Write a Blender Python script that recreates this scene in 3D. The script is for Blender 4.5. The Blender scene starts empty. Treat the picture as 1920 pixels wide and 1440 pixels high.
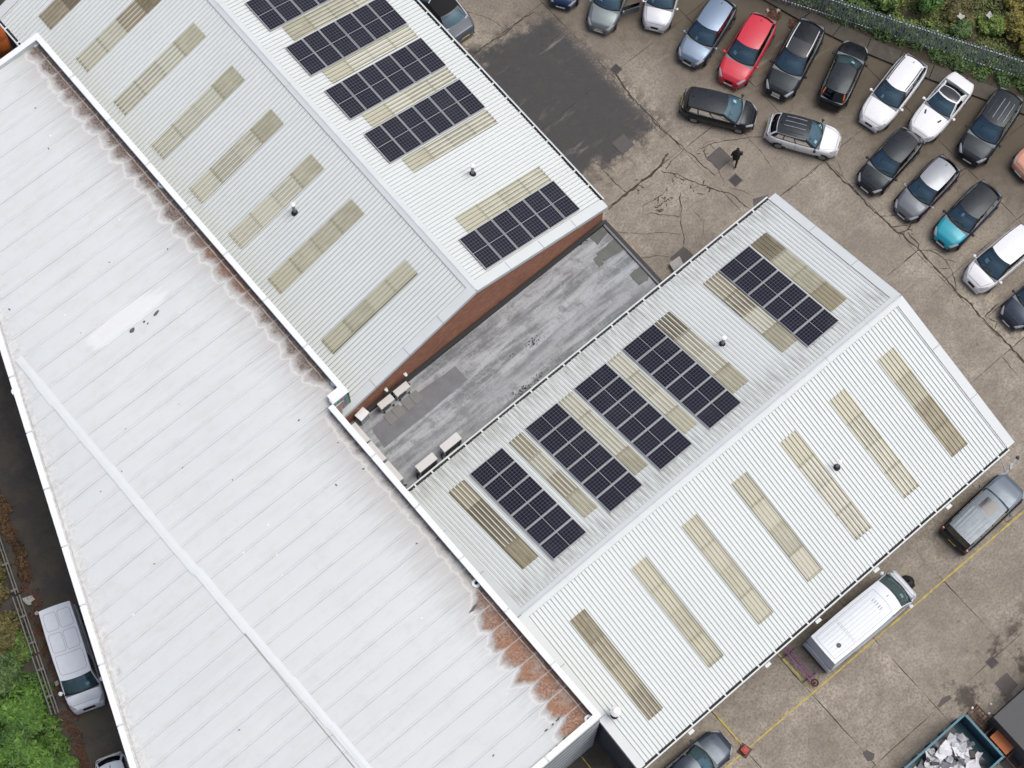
import bpy, math, random
import numpy as np
from mathutils import Matrix, Vector

random.seed(7)
rng = np.random.default_rng(7)
scene = bpy.context.scene
COL = scene.collection
R = math.radians

# ------------------------------------------------------------------ camera
# World axes follow the site: X and Y along the sheds' walls, Z up, metres.
CAM_Z = 105.0
CAM_F = 3883.0                       # focal length in photo pixels (1920 wide)
CAM_M = np.array([[0.7612493, -0.6484469, 0.0040153],      # image right
                  [-0.61693924, -0.72613991, -0.30349102],  # image down
                  [0.19971348, 0.22855513, -0.95282584]])   # view axis
cam_data = bpy.data.cameras.new('camera')
cam_data.sensor_width = 36.0
cam_data.lens = CAM_F / 1920.0 * 36.0
cam_data.clip_start = 1.0
cam_data.clip_end = 2000.0
cam = bpy.data.objects.new('camera', cam_data)
COL.objects.link(cam)
cm = Matrix.Identity(4)
for i in range(3):
    cm[i][0] = CAM_M[0][i]
    cm[i][1] = -CAM_M[1][i]
    cm[i][2] = -CAM_M[2][i]
cm[2][3] = CAM_Z
cam.matrix_world = cm
scene.camera = cam

# ------------------------------------------------------------------ light
SUN_EL, SUN_AZ = 71.0, 120.0
world = bpy.data.worlds.new('World')
scene.world = world
world.use_nodes = True
wn = world.node_tree
bg = wn.nodes['Background']
sky = wn.nodes.new('ShaderNodeTexSky')
sky.sky_type = 'NISHITA'
sky.sun_disc = False
sky.sun_elevation = R(SUN_EL)
sky.sun_rotation = R(SUN_AZ)
sky.air_density = 0.65
sky.dust_density = 5.0
sky.ozone_density = 0.8
wn.links.new(sky.outputs[0], bg.inputs[0])
bg.inputs[1].default_value = 0.15
sd = bpy.data.lights.new('sun', 'SUN')
sd.energy = 1.2
sd.angle = R(30)
sd.color = (1.0, 0.975, 0.90)
sun = bpy.data.objects.new('sun', sd)
COL.objects.link(sun)
az = R(SUN_AZ)
sdir = Vector((math.sin(az) * math.cos(R(SUN_EL)), math.cos(az) * math.cos(R(SUN_EL)), math.sin(R(SUN_EL))))
sun.rotation_euler = (-sdir).to_track_quat('-Z', 'Y').to_euler()
sun.location = (0, 0, 60)
scene.view_settings.view_transform = 'Standard'
scene.view_settings.look = 'None'
scene.view_settings.gamma = 1.0
scene.view_settings.exposure = 0.0
scene.view_settings.use_curve_mapping = False
scene.cycles.max_bounces = 5
scene.cycles.diffuse_bounces = 2
scene.cycles.glossy_bounces = 2
scene.cycles.transparent_max_bounces = 6


def site(px, py, z=0.0):
    """Survey helper: the point on the level plane z that the photo shows at (px, py)."""
    r = CAM_M.T @ np.array([(px - 960) / CAM_F, (py - 720) / CAM_F, 1.0])
    t = (z - CAM_Z) / r[2]
    return Vector((t * r[0], t * r[1], z))


# ------------------------------------------------------------------ node helpers
class NT:
    def __init__(self, name):
        self.m = bpy.data.materials.new(name)
        self.m.use_nodes = True
        self.t = self.m.node_tree
        self.b = self.t.nodes['Principled BSDF']
        self._pos = None

    def n(self, kind, **kw):
        nd = self.t.nodes.new(kind)
        for k, v in kw.items():
            setattr(nd, k, v)
        return nd

    def set(self, sock, v):
        if v is None:
            return
        if isinstance(v, bpy.types.NodeSocket):
            self.t.links.new(v, sock)
        else:
            if isinstance(v, (tuple, list)) and len(v) == 3 and sock.type == 'RGBA':
                v = (*v, 1.0)
            sock.default_value = v

    def pos(self):
        if self._pos is None:
            self._pos = self.n('ShaderNodeNewGeometry').outputs['Position']
        return self._pos

    def obj(self):
        return self.n('ShaderNodeTexCoord').outputs['Object']

    def scale(self, vec, s, off=(0, 0, 0)):
        nd = self.n('ShaderNodeMapping')
        self.set(nd.inputs['Vector'], vec)
        nd.inputs['Scale'].default_value = s if isinstance(s, (tuple, list)) else (s, s, s)
        nd.inputs['Location'].default_value = off
        return nd.outputs[0]

    def noise(self, vec, scale=1.0, detail=4.0, rough=0.55, off=(0, 0, 0)):
        nd = self.n('ShaderNodeTexNoise')
        self.set(nd.inputs['Vector'], self.scale(vec, scale, off))
        nd.inputs['Scale'].default_value = 1.0
        nd.inputs['Detail'].default_value = detail
        nd.inputs['Roughness'].default_value = rough
        return nd.outputs['Fac']

    def math(self, op, a, b=None, c=None, clamp=False):
        nd = self.n('ShaderNodeMath', operation=op, use_clamp=clamp)
        for i, v in enumerate((a, b, c)):
            self.set(nd.inputs[i], v)
        return nd.outputs[0]

    def sep(self, vec):
        nd = self.n('ShaderNodeSeparateXYZ')
        self.set(nd.inputs[0], vec)
        return nd.outputs

    def smooth(self, v, lo, hi, a=0.0, b=1.0):
        nd = self.n('ShaderNodeMapRange', interpolation_type='SMOOTHSTEP')
        for i, x in enumerate((v, lo, hi, a, b)):
            self.set(nd.inputs[i], x)
        return nd.outputs[0]

    def mix(self, f, a, b, blend='MIX'):
        nd = self.n('ShaderNodeMix', data_type='RGBA', blend_type=blend)
        self.set(nd.inputs[0], f)
        self.set(nd.inputs[6], a)
        self.set(nd.inputs[7], b)
        return nd.outputs[2]

    def bump(self, h, strength=0.3, dist=0.02):
        nd = self.n('ShaderNodeBump')
        nd.inputs['Strength'].default_value = strength
        nd.inputs['Distance'].default_value = dist
        self.set(nd.inputs['Height'], h)
        self.t.links.new(nd.outputs[0], self.b.inputs['Normal'])

    def fin(self, col=None, rough=None, metal=None, **kw):
        self.set(self.b.inputs['Base Color'], col)
        self.set(self.b.inputs['Roughness'], rough)
        self.set(self.b.inputs['Metallic'], metal)
        for k, v in kw.items():
            self.set(self.b.inputs[k.replace('_', ' ')], v)
        return self.m


MATS = {}


def plain(name, col, rough=0.6, metal=0.0, var=0.12, scale=3.0, **kw):
    """A simple surface with a little uneven dirt, so that nothing is one flat colour."""
    if name in MATS:
        return MATS[name]
    t = NT(name)
    n = t.noise(t.obj(), scale, 4)
    d = tuple(c * (1 - var) for c in col)
    l = tuple(min(1, c * (1 + var)) for c in col)
    MATS[name] = t.fin(t.mix(n, d, l), t.math('MULTIPLY_ADD', n, 0.15, rough - 0.07), metal, **kw)
    return MATS[name]


# ------------------------------------------------------------------ mesh helpers
class MB:
    def __init__(self):
        self.v, self.f, self.m = [], [], []

    def poly(self, pts, mi=0):
        k = len(self.v)
        self.v += [tuple(p) for p in pts]
        self.f.append(tuple(range(k, k + len(pts))))
        self.m.append(mi)
        return self

    def box(self, c, s, rz=0.0, mi=0, taper=1.0):
        cx, cy, cz = c
        hx, hy, hz = s[0] / 2, s[1] / 2, s[2] / 2
        ca, sa = math.cos(rz), math.sin(rz)
        k = len(self.v)
        for dz, tp in ((-hz, 1.0), (hz, taper)):
            for dx, dy in ((-hx, -hy), (hx, -hy), (hx, hy), (-hx, hy)):
                x, y = dx * tp, dy * tp
                self.v.append((cx + x * ca - y * sa, cy + x * sa + y * ca, cz + dz))
        for q in ((3, 2, 1, 0), (4, 5, 6, 7), (0, 1, 5, 4), (1, 2, 6, 5), (2, 3, 7, 6), (3, 0, 4, 7)):
            self.f.append(tuple(k + i for i in q))
            self.m.append(mi)
        return self

    def prism(self, pts, z0, z1, mi=0, side=None):
        n = len(pts)
        k = len(self.v)
        self.v += [(p[0], p[1], z0) for p in pts] + [(p[0], p[1], z1) for p in pts]
        self.f.append(tuple(range(k + n, k + 2 * n)))
        self.m.append(mi)
        self.f.append(tuple(range(k + n - 1, k - 1, -1)))
        self.m.append(mi)
        for i in range(n):
            j = (i + 1) % n
            self.f.append((k + i, k + j, k + n + j, k + n + i))
            self.m.append(mi if side is None else side)
        return self

    def cyl(self, p0, p1, r0, r1=None, seg=12, mi=0, cap=True):
        p0, p1 = Vector(p0), Vector(p1)
        r1 = r0 if r1 is None else r1
        d = (p1 - p0).normalized()
        a = d.orthogonal().normalized()
        b = d.cross(a)
        k = len(self.v)
        for p, r in ((p0, r0), (p1, r1)):
            for i in range(seg):
                t = 2 * math.pi * i / seg
                self.v.append(tuple(p + a * (r * math.cos(t)) + b * (r * math.sin(t))))
        for i in range(seg):
            j = (i + 1) % seg
            self.f.append((k + i, k + j, k + seg + j, k + seg + i))
            self.m.append(mi)
        if cap:
            self.f.append(tuple(range(k + seg - 1, k - 1, -1)))
            self.m.append(mi)
            self.f.append(tuple(range(k + seg, k + 2 * seg)))
            self.m.append(mi)
        return self

    def bar(self, p0, p1, w, h, mi=0):
        """A square bar from p0 to p1: w wide in plan, h high."""
        p0, p1 = Vector(p0), Vector(p1)
        d = (p1 - p0)
        s = Vector((-d.y, d.x, 0))
        if s.length < 1e-6:
            s = Vector((1, 0, 0))
        s.normalize()
        up = s.cross(d).normalized()
        if up.z < 0:
            up = -up
        k = len(self.v)
        for p in (p0, p1):
            for a, b in ((-1, -1), (1, -1), (1, 1), (-1, 1)):
                self.v.append(tuple(p + s * (a * w / 2) + up * (b * h / 2)))
        for q in ((3, 2, 1, 0), (4, 5, 6, 7), (0, 1, 5, 4), (1, 2, 6, 5), (2, 3, 7, 6), (3, 0, 4, 7)):
            self.f.append(tuple(k + i for i in q))
            self.m.append(mi)
        return self

    def grid(self, rows, mi=0, flip=False):
        k = len(self.v)
        nr, nc = len(rows), len(rows[0])
        for r in rows:
            self.v += [tuple(p) for p in r]
        for i in range(nr - 1):
            for j in range(nc - 1):
                q = (k + i * nc + j, k + i * nc + j + 1, k + (i + 1) * nc + j + 1, k + (i + 1) * nc + j)
                self.f.append(q[::-1] if flip else q)
                self.m.append(mi)
        return self

    def mesh(self, name, mats, smooth=False):
        me = bpy.data.meshes.new(name)
        me.from_pydata(self.v, [], self.f)
        for m in (mats if isinstance(mats, (list, tuple)) else [mats]):
            me.materials.append(m)
        if any(self.m):
            me.polygons.foreach_set('material_index', self.m)
        if smooth:
            me.polygons.foreach_set('use_smooth', [True] * len(me.polygons))
        me.update()
        return me

    def build(self, name, mats, parent=None, smooth=False, mat=None):
        return link(name, self.mesh(name, mats, smooth), parent, mat)


def link(name, me, parent=None, mat=None):
    o = bpy.data.objects.new(name, me)
    COL.objects.link(o)
    if parent is not None:
        o.parent = parent
        base = parent
        inv = Matrix.Identity(4)
        if parent.get('_w'):
            inv = Matrix.Translation(-Vector(parent['_w']))
        if mat is not None:
            o.matrix_basis = inv @ mat
        else:
            o.matrix_basis = inv
    elif mat is not None:
        o.matrix_basis = mat
    return o


WROOT = []


def tag(o, label=None, cat=None, group=None, kind=None):
    if label:
        o['label'] = label
    if cat:
        o['category'] = cat
    if group:
        o['group'] = group
    if kind:
        o['kind'] = kind
    return o


def thing(name, label, cat, loc=(0, 0, 0), rz=0.0, group=None, worldspace=False):
    """An Empty at a thing's base. With worldspace=True its parts are given in site coordinates."""
    o = bpy.data.objects.new(name, None)
    COL.objects.link(o)
    o.empty_display_size = 0.3
    o.location = loc
    o.rotation_euler = (0, 0, rz)
    if worldspace:
        o['_w'] = tuple(loc)
        WROOT.append(o)
    return tag(o, label, cat, group)


def sub(name, mb, mats, parent, smooth=False):
    """A sub-part of a part that was built in the same coordinates."""
    o = bpy.data.objects.new(name, mb.mesh(name, mats, smooth))
    COL.objects.link(o)
    o.parent = parent
    return o


ORD = ['first', 'second', 'third', 'fourth', 'fifth', 'sixth', 'seventh', 'eighth', 'ninth', 'tenth']

# ------------------------------------------------------------------ materials


def concrete_mat():
    t = NT('yard_concrete')
    p = t.pos()
    x, y, _ = t.sep(p)
    big = t.noise(p, 0.30, 4, 0.6)
    mid = t.noise(p, 1.7, 5, 0.65, (5, 3, 0))
    fine = t.noise(p, 7.5, 4, 0.75)
    grit = t.noise(p, 34.0, 1, 0.6)
    col = t.mix(t.smooth(big, 0.30, 0.72), (0.275, 0.245, 0.202), (0.52, 0.468, 0.388))
    col = t.mix(t.smooth(mid, 0.35, 0.75, 0.0, 0.65), col, (0.190, 0.162, 0.132))
    col = t.mix(t.smooth(fine, 0.40, 0.64, 0.0, 0.68), col, (0.140, 0.123, 0.102))
    col = t.mix(t.smooth(grit, 0.55, 0.75, 0.0, 0.25), col, (0.42, 0.39, 0.35))
    # brushed finish, faint lines across the slabs
    brush = t.noise(p, (1.6, 12.0, 1.0), 2, 0.6)
    col = t.mix(t.smooth(brush, 0.5, 0.8, 0.0, 0.25), col, (0.15, 0.13, 0.11))
    # slab to slab tone
    rnd = t.n('ShaderNodeObjectInfo').outputs['Random']
    col = t.mix(t.math('MULTIPLY', rnd, 0.42), col, (0.225, 0.200, 0.168))
    # soil washed in from the verge along the kerb
    kd = t.math('ADD', t.math('MULTIPLY_ADD', x, -0.919, 56.0), t.math('MULTIPLY', y, -0.394))
    soil = t.math('ADD', kd, t.math('MULTIPLY', t.math('SUBTRACT', mid, 0.5), 7.0))
    soil = t.smooth(soil, 8.2, 1.6)
    col = t.mix(t.math('MULTIPLY', soil, 0.94), col, t.mix(fine, (0.060, 0.050, 0.036), (0.125, 0.105, 0.078)))
    # oil and water staining by the shed door: its own shape, ragged edges
    edge = t.math('MULTIPLY', t.math('SUBTRACT', t.noise(p, 0.8, 6, 0.62, (1, 8, 0)), 0.5), 4.6)
    d1 = t.math('SUBTRACT', 37.9, x)
    d2 = t.math('SUBTRACT', y, 31.6)
    d3 = t.math('SUBTRACT', 41.0, t.math('MULTIPLY_ADD', x, 0.16, t.math('SUBTRACT', y, 5.6)))
    dd = t.math('MINIMUM', t.math('MINIMUM', t.math('ADD', d2, edge), t.math('ADD', d3, edge)), t.math('MULTIPLY_ADD', edge, 0.22, d1))
    wet = t.smooth(t.math('ADD', dd, t.math('MULTIPLY', t.math('SUBTRACT', fine, 0.5), 1.6)), -0.45, 0.55)
    halo = t.math('MULTIPLY', t.smooth(dd, -1.5, 0.0), t.smooth(mid, 0.40, 0.58))
    col = t.mix(t.math('MULTIPLY', halo, 0.7), col, (0.105, 0.090, 0.072))
    wcol = t.mix(t.smooth(mid, 0.36, 0.64), (0.017, 0.018, 0.022), (0.062, 0.060, 0.060))
    wcol = t.mix(t.smooth(fine, 0.54, 0.70, 0.0, 0.45), wcol, (0.11, 0.106, 0.102))
    col = t.mix(t.math('MULTIPLY', wet, 0.97), col, wcol)
    oil = t.smooth(t.noise(p, 0.95, 5, 0.7, (31, 17, 0)), 0.655, 0.72)
    col = t.mix(t.math('MULTIPLY', oil, 0.55), col, (0.075, 0.064, 0.052))
    pale = t.smooth(t.noise(p, (0.25, 1.3, 1.0), 5, 0.7, (7, 40, 0)), 0.58, 0.72)
    col = t.mix(t.math('MULTIPLY', pale, 0.28), col, (0.46, 0.43, 0.38))
    # greasy blotches round the gullies of the lower yard
    bl = t.smooth(t.noise(p, 0.55, 5, 0.7, (11, 2, 0)), 0.49, 0.62)
    low = t.math('MULTIPLY', bl, t.math('MULTIPLY', t.smooth(x, 25.5, 29.0), t.smooth(t.math('ABSOLUTE', t.math('ADD', y, 2.6)), 2.6, 0.8)))
    col = t.mix(t.math('MULTIPLY', low, 0.85), col, (0.050, 0.041, 0.033))
    bl2 = t.smooth(t.noise(p, 1.1, 7, 0.72, (3, 21, 0)), 0.63, 0.69)
    mid2 = t.math('MULTIPLY', bl2, t.smooth(t.math('ABSOLUTE', t.math('SUBTRACT', y, 28.0)), 4.5, 2.0))
    mid2 = t.math('MULTIPLY', mid2, t.smooth(x, 41.0, 39.0))
    col = t.mix(t.math('MULTIPLY', mid2, 0.75), col, (0.055, 0.046, 0.037))
    rough = t.math('SUBTRACT', 0.88, t.math('MULTIPLY', wet, t.smooth(mid, 0.65, 0.32, 0.05, 0.42)))
    t.bump(fine, 0.35, 0.012)
    return t.fin(col, rough)


def roof_mat(name, along):
    """White coated profiled sheet, streaked down the slope. along: 0 = slope runs in X, 1 = in Y."""
    t = NT(name)
    p = t.pos()
    sc = (0.35, 9.0, 1.0) if along == 0 else (9.0, 0.35, 1.0)
    st = t.noise(p, sc, 5, 0.65)
    st2 = t.noise(p, tuple(s * 2.3 for s in sc), 4, 0.6, (4, 4, 0))
    blot = t.noise(p, 0.22, 4, 0.6)
    col = t.mix(blot, (0.64, 0.695, 0.685), (0.73, 0.775, 0.765))
    col = t.mix(t.smooth(st, 0.58, 0.80, 0.0, 0.55), col, (0.36, 0.375, 0.37))
    col = t.mix(t.smooth(st2, 0.62, 0.80, 0.0, 0.35), col, (0.42, 0.43, 0.41))
    sp = t.noise(p, 14.0, 3, 0.7)
    col = t.mix(t.smooth(sp, 0.66, 0.76, 0.0, 0.45), col, (0.30, 0.30, 0.28))
    if along == 1:      # worn coating and lichen on the slope over the link roof
        y = t.sep(p)[1]
        band = t.math('MAXIMUM', t.smooth(y, 21.2, 22.4), t.math('MULTIPLY', t.smooth(y, 14.2, 14.7), t.smooth(y, 16.2, 15.0)))
        wear = t.math('MULTIPLY', band, t.smooth(t.noise(p, (8.0, 0.9, 1.0), 4, 0.6, (2, 1, 0)), 0.40, 0.62))
        col = t.mix(t.math('MULTIPLY', wear, 0.60), col, (0.37, 0.365, 0.34))
    rnd = t.n('ShaderNodeObjectInfo').outputs['Random']
    col = t.mix(t.math('MULTIPLY', rnd, 0.10), col, (0.55, 0.60, 0.59))
    return t.fin(col, 0.55)


def white_roof_mat():
    """Liquid-coated flat roof of the big hall with dirt and rust where water stands along the gutters."""
    t = NT('coated_roof')
    p = t.pos()
    x, y, _ = t.sep(p)
    a = t.noise(p, (0.5, 2.4, 1.0), 5, 0.6)
    b = t.noise(p, 0.18, 4, 0.55)
    c = t.noise(p, 2.2, 5, 0.65)
    f = t.noise(p, 9.0, 5, 0.65)
    col = t.mix(b, (0.578, 0.622, 0.628), (0.655, 0.695, 0.697))
    col = t.mix(t.smooth(a, 0.45, 0.75, 0.0, 0.35), col, (0.52, 0.545, 0.55))
    mot = t.noise(p, 1.1, 6, 0.72, (13, 5, 0))
    col = t.mix(t.smooth(mot, 0.48, 0.74, 0.0, 0.30), col, (0.50, 0.51, 0.505))
    scr = t.noise(p, (1.2, 14.0, 1.0), 3, 0.65, (2, 6, 0))
    col = t.mix(t.smooth(scr, 0.60, 0.78, 0.0, 0.28), col, (0.47, 0.48, 0.48))
    bj = t.math('ABSOLUTE', t.math('SUBTRACT', t.math('FRACT', t.math('DIVIDE', t.math('SUBTRACT', y, 8.12), 1.04)), 0.5))
    col = t.mix(t.math('MULTIPLY', t.smooth(bj, 0.470, 0.497), t.smooth(a, 0.25, 0.65, 0.14, 0.46)), col, (0.40, 0.41, 0.41))
    # grey wash towards the gutters
    edge = t.math('SUBTRACT', 13.15, x)
    step = t.smooth(y, 27.6, 27.7)                       # 1 beyond the step in the wall line
    edge = t.math('SUBTRACT', edge, t.math('MULTIPLY', t.math('SUBTRACT', 1.0, step), 0.95))
    # edge = distance in from the gutter line
    wash = t.smooth(t.math('ADD', edge, t.math('MULTIPLY', t.math('SUBTRACT', t.noise(p, (0.6, 7.0, 1.0), 4, 0.6), 0.5), 3.2)), 2.6, -0.2)
    col = t.mix(t.math('MULTIPLY', wash, 0.62), col, (0.40, 0.385, 0.365))
    # a scallop of sediment at the foot of every sheet
    fr = t.math('FRACT', t.math('DIVIDE', t.math('SUBTRACT', y, 8.1), 1.04))
    bay = t.smooth(t.noise(p, (0.0, 0.9, 0.0), 2, 0.6, (0, 1.7, 0)), 0.30, 0.70, 0.45, 1.25)
    arc = t.math('MULTIPLY', t.math('POWER', t.math('SINE', t.math('MULTIPLY', fr, math.pi)), 0.55), bay)
    ampn = t.noise(p, (0.0, 0.16, 0.0), 2, 0.5, (0, 3.0, 0))
    hot = t.smooth(t.math('ABSOLUTE', t.math('SUBTRACT', y, 10.9)), 6.4, 3.0)     # rusty end by the south wall
    up = t.smooth(y, 28.2, 30.0)
    mid_ = t.math('MULTIPLY', t.smooth(y, 27.8, 26.8), 0.22)
    reach = t.math('MULTIPLY', t.math('MULTIPLY_ADD', arc, 0.42, 0.40), t.math('ADD', mid_, t.math('ADD', t.math('MULTIPLY', hot, 1.75), t.math('MULTIPLY', up, t.math('MULTIPLY_ADD', ampn, 0.9, 0.42)))))
    ed2 = t.noise(p, 3.4, 5, 0.75, (9, 9, 0))
    reach = t.math('ADD', reach, t.math('ADD', t.math('MULTIPLY', t.math('SUBTRACT', c, 0.5), 0.5), t.math('MULTIPLY', t.math('SUBTRACT', ed2, 0.5), 0.5)))
    inside = t.math('SUBTRACT', reach, edge)
    sed = t.smooth(inside, -0.02, 0.42)
    rim = t.math('MULTIPLY', t.smooth(inside, -0.16, -0.02), t.smooth(inside, 0.08, 0.0))
    col = t.mix(t.math('MULTIPLY', rim, 0.5), col, (0.72, 0.72, 0.70))
    brown = t.mix(t.smooth(f, 0.36, 0.66), (0.075, 0.052, 0.042), (0.26, 0.205, 0.175))
    rust = t.mix(t.smooth(f, 0.34, 0.66), (0.115, 0.042, 0.021), (0.40, 0.225, 0.14))
    rust = t.mix(t.smooth(mot, 0.46, 0.62), rust, t.mix(f, (0.20, 0.085, 0.038), (0.36, 0.16, 0.07)))
    rust = t.mix(t.smooth(edge, 0.35, -0.1, 0.0, 0.6), rust, (0.085, 0.035, 0.022))
    rust = t.mix(t.smooth(t.noise(p, 1.5, 5, 0.7, (21, 3, 0)), 0.48, 0.66, 0.0, 0.7), rust, t.mix(f, (0.16, 0.12, 0.10), (0.44, 0.36, 0.31)))
    grey = t.mix(f, (0.22, 0.21, 0.20), (0.46, 0.45, 0.44))
    deep = t.smooth(t.math('MULTIPLY_ADD', t.math('SUBTRACT', mot, 0.5), 1.1, inside), 0.14, 0.62)
    scol = t.mix(deep, grey, t.mix(t.math('MAXIMUM', hot, t.math('MULTIPLY', t.smooth(y, 39.5, 37.5), t.math('MULTIPLY', t.smooth(y, 33.5, 35.5), 0.75))), brown, rust))
    joint = t.smooth(t.math('ABSOLUTE', t.math('SUBTRACT', fr, 0.5)), 0.455, 0.49)
    scol = t.mix(t.math('MULTIPLY', joint, 0.6), scol, (0.52, 0.47, 0.43))
    col = t.mix(t.math('MULTIPLY', sed, 0.95), col, scol)
    # the western gutter: pale wrinkled silt
    lw = t.math('ADD', t.math('MULTIPLY', t.math('SUBTRACT', x, 2.15), 0.938), t.math('MULTIPLY', t.math('SUBTRACT', y, 40.2), -0.347))
    sil = t.smooth(t.math('ADD', lw, t.math('MULTIPLY', t.math('SUBTRACT', c, 0.5), 2.0)), 1.2, 0.2)
    wr = t.smooth(t.noise(p, 5.0, 6, 0.7), 0.42, 0.60)
    scol2 = t.mix(wr, (0.50, 0.485, 0.455), (0.74, 0.74, 0.73))
    dk = t.smooth(t.noise(p, 1.6, 5, 0.65, (7, 7, 0)), 0.60, 0.70)
    scol2 = t.mix(t.math('MULTIPLY', dk, 0.85), scol2, (0.19, 0.175, 0.16))
    col = t.mix(t.math('MULTIPLY', sil, 0.62), col, scol2)
    # fresh brush-on repair
    rx = t.math('DIVIDE', t.math('SUBTRACT', x, 7.9), 2.3)
    ry = t.math('DIVIDE', t.math('SUBTRACT', y, 37.75), 0.55)
    rr = t.math('ADD', t.math('POWER', t.math('ABSOLUTE', rx), 4.0), t.math('POWER', t.math('ABSOLUTE', ry), 4.0))
    rep = t.smooth(t.math('ADD', rr, t.math('MULTIPLY', t.math('SUBTRACT', a, 0.5), 2.5)), 1.3, 0.5)
    col = t.mix(t.math('MULTIPLY', rep, 0.45), col, (0.80, 0.82, 0.83))
    # bird droppings and specks
    vor = t.n('ShaderNodeTexVoronoi')
    t.set(vor.inputs['Vector'], t.scale(p, (1.1, 1.1, 0.0)))
    vor.inputs['Scale'].default_value = 1.0
    spk = t.math('MULTIPLY', t.smooth(vor.outputs['Distance'], 0.075, 0.03), t.smooth(t.noise(p, 0.4, 2), 0.52, 0.60))
    col = t.mix(t.math('MULTIPLY', spk, 0.8), col, (0.86, 0.86, 0.85))
    t.bump(c, 0.25, 0.02)
    return t.fin(col, 0.62)


def felt_mat():
    t = NT('roof_felt')
    p = t.pos()
    x, y, _ = t.sep(p)
    a = t.noise(p, (0.35, 2.6, 1.0), 6, 0.62)
    b = t.noise(p, 1.3, 6, 0.7, (3, 9, 0))
    f = t.noise(p, 11.0, 4, 0.65)
    col = t.mix(t.smooth(a, 0.36, 0.62), (0.160, 0.176, 0.186), (0.425, 0.455, 0.472))
    col = t.mix(t.smooth(b, 0.52, 0.68, 0.0, 0.7), col, (0.12, 0.125, 0.13))
    col = t.mix(t.smooth(f, 0.45, 0.75, 0.0, 0.35), col, (0.10, 0.105, 0.11))
    ring = t.math('ABSOLUTE', t.math('SUBTRACT', b, 0.47))
    col = t.mix(t.smooth(ring, 0.02, 0.0, 0.0, 0.45), col, (0.52, 0.54, 0.57))
    rnd = t.n('ShaderNodeObjectInfo').outputs['Random']
    col = t.mix(t.math('MULTIPLY', rnd, 0.42), col, (0.20, 0.212, 0.23))
    t.bump(f, 0.2, 0.01)
    return t.fin(col, t.smooth(b, 0.4, 0.7, 0.75, 0.5))


def rooflight_mat(name, base, dirty, amt, along):
    t = NT(name)
    p = t.pos()
    sc = (0.7, 16.0, 1.0) if along == 0 else (16.0, 0.7, 1.0)
    st = t.noise(p, sc, 5, 0.65)
    bl = t.noise(p, 1.6, 5, 0.65)
    rnd = t.n('ShaderNodeObjectInfo').outputs['Random']
    k = t.math('ADD', t.math('MULTIPLY', t.math('ADD', st, bl), 0.5), t.math('MULTIPLY_ADD', rnd, 0.36, amt - 0.17))
    col = t.mix(t.smooth(k, 0.42, 0.72), base, dirty)
    gn = t.noise(p, 7.0, 4, 0.7)
    col = t.mix(t.smooth(gn, 0.60, 0.74, 0.0, 0.5), col, tuple(c * 0.5 for c in dirty))
    return t.fin(col, 0.38)


def brick_mat():
    t = NT('brickwork')
    p = t.pos()
    x, y, z = t.sep(p)
    cb = t.n('ShaderNodeCombineXYZ')
    t.set(cb.inputs[0], x)
    t.set(cb.inputs[1], z)
    br = t.n('ShaderNodeTexBrick')
    t.set(br.inputs['Vector'], cb.outputs[0])
    br.inputs['Color1'].default_value = (0.36, 0.125, 0.066, 1)
    br.inputs['Color2'].default_value = (0.60, 0.265, 0.135, 1)
    br.inputs['Mortar'].default_value = (0.30, 0.20, 0.15, 1)
    br.inputs['Scale'].default_value = 1.0
    br.inputs['Brick Width'].default_value = 0.225
    br.inputs['Row Height'].default_value = 0.075
    br.inputs['Mortar Size'].default_value = 0.009
    br.inputs['Bias'].default_value = -0.2
    n = t.noise(p, 9.0, 4)
    col = t.mix(t.smooth(n, 0.5, 0.75, 0.0, 0.5), br.outputs['Color'], (0.40, 0.20, 0.11))
    col = t.mix(t.smooth(t.noise(p, 0.6, 3), 0.5, 0.8, 0.0, 0.35), col, (0.14, 0.06, 0.04))
    t.bump(br.outputs['Fac'], 0.5, -0.01)
    return t.fin(col, 0.88)


def asphalt_mat():
    t = NT('alley_asphalt')
    p = t.pos()
    a = t.noise(p, 0.8, 6, 0.65)
    f = t.noise(p, 14.0, 4, 0.7)
    col = t.mix(t.smooth(a, 0.35, 0.65), (0.032, 0.029, 0.024), (0.090, 0.080, 0.060))
    moss = t.smooth(t.noise(p, 0.5, 5, 0.6, (8, 0, 0)), 0.50, 0.68)
    col = t.mix(t.math('MULTIPLY', moss, 0.6), col, (0.062, 0.062, 0.030))
    col = t.mix(t.smooth(f, 0.5, 0.75, 0.0, 0.5), col, (0.022, 0.018, 0.015))
    t.bump(f, 0.3, 0.01)
    return t.fin(col, t.smooth(a, 0.3, 0.7, 0.55, 0.85))


def soil_mat(name, c1, c2, c3):
    t = NT(name)
    p = t.pos()
    a = t.noise(p, 0.9, 6, 0.65)
    f = t.noise(p, 8.0, 5, 0.7)
    col = t.mix(t.smooth(a, 0.35, 0.65), c1, c2)
    col = t.mix(t.smooth(f, 0.42, 0.68), col, c3)
    t.bump(f, 0.8, 0.06)
    return t.fin(col, 0.95)


def leaf_mat(name, c1, c2, c3):
    t = NT(name)
    g = t.n('ShaderNodeNewGeometry')
    rnd = g.outputs['Random Per Island']
    n = t.noise(t.pos(), 0.9, 3)
    col = t.mix(rnd, c1, c2)
    col = t.mix(t.smooth(n, 0.45, 0.68, 0.0, 0.75), col, c3)
    return t.fin(col, 0.55)


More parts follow.
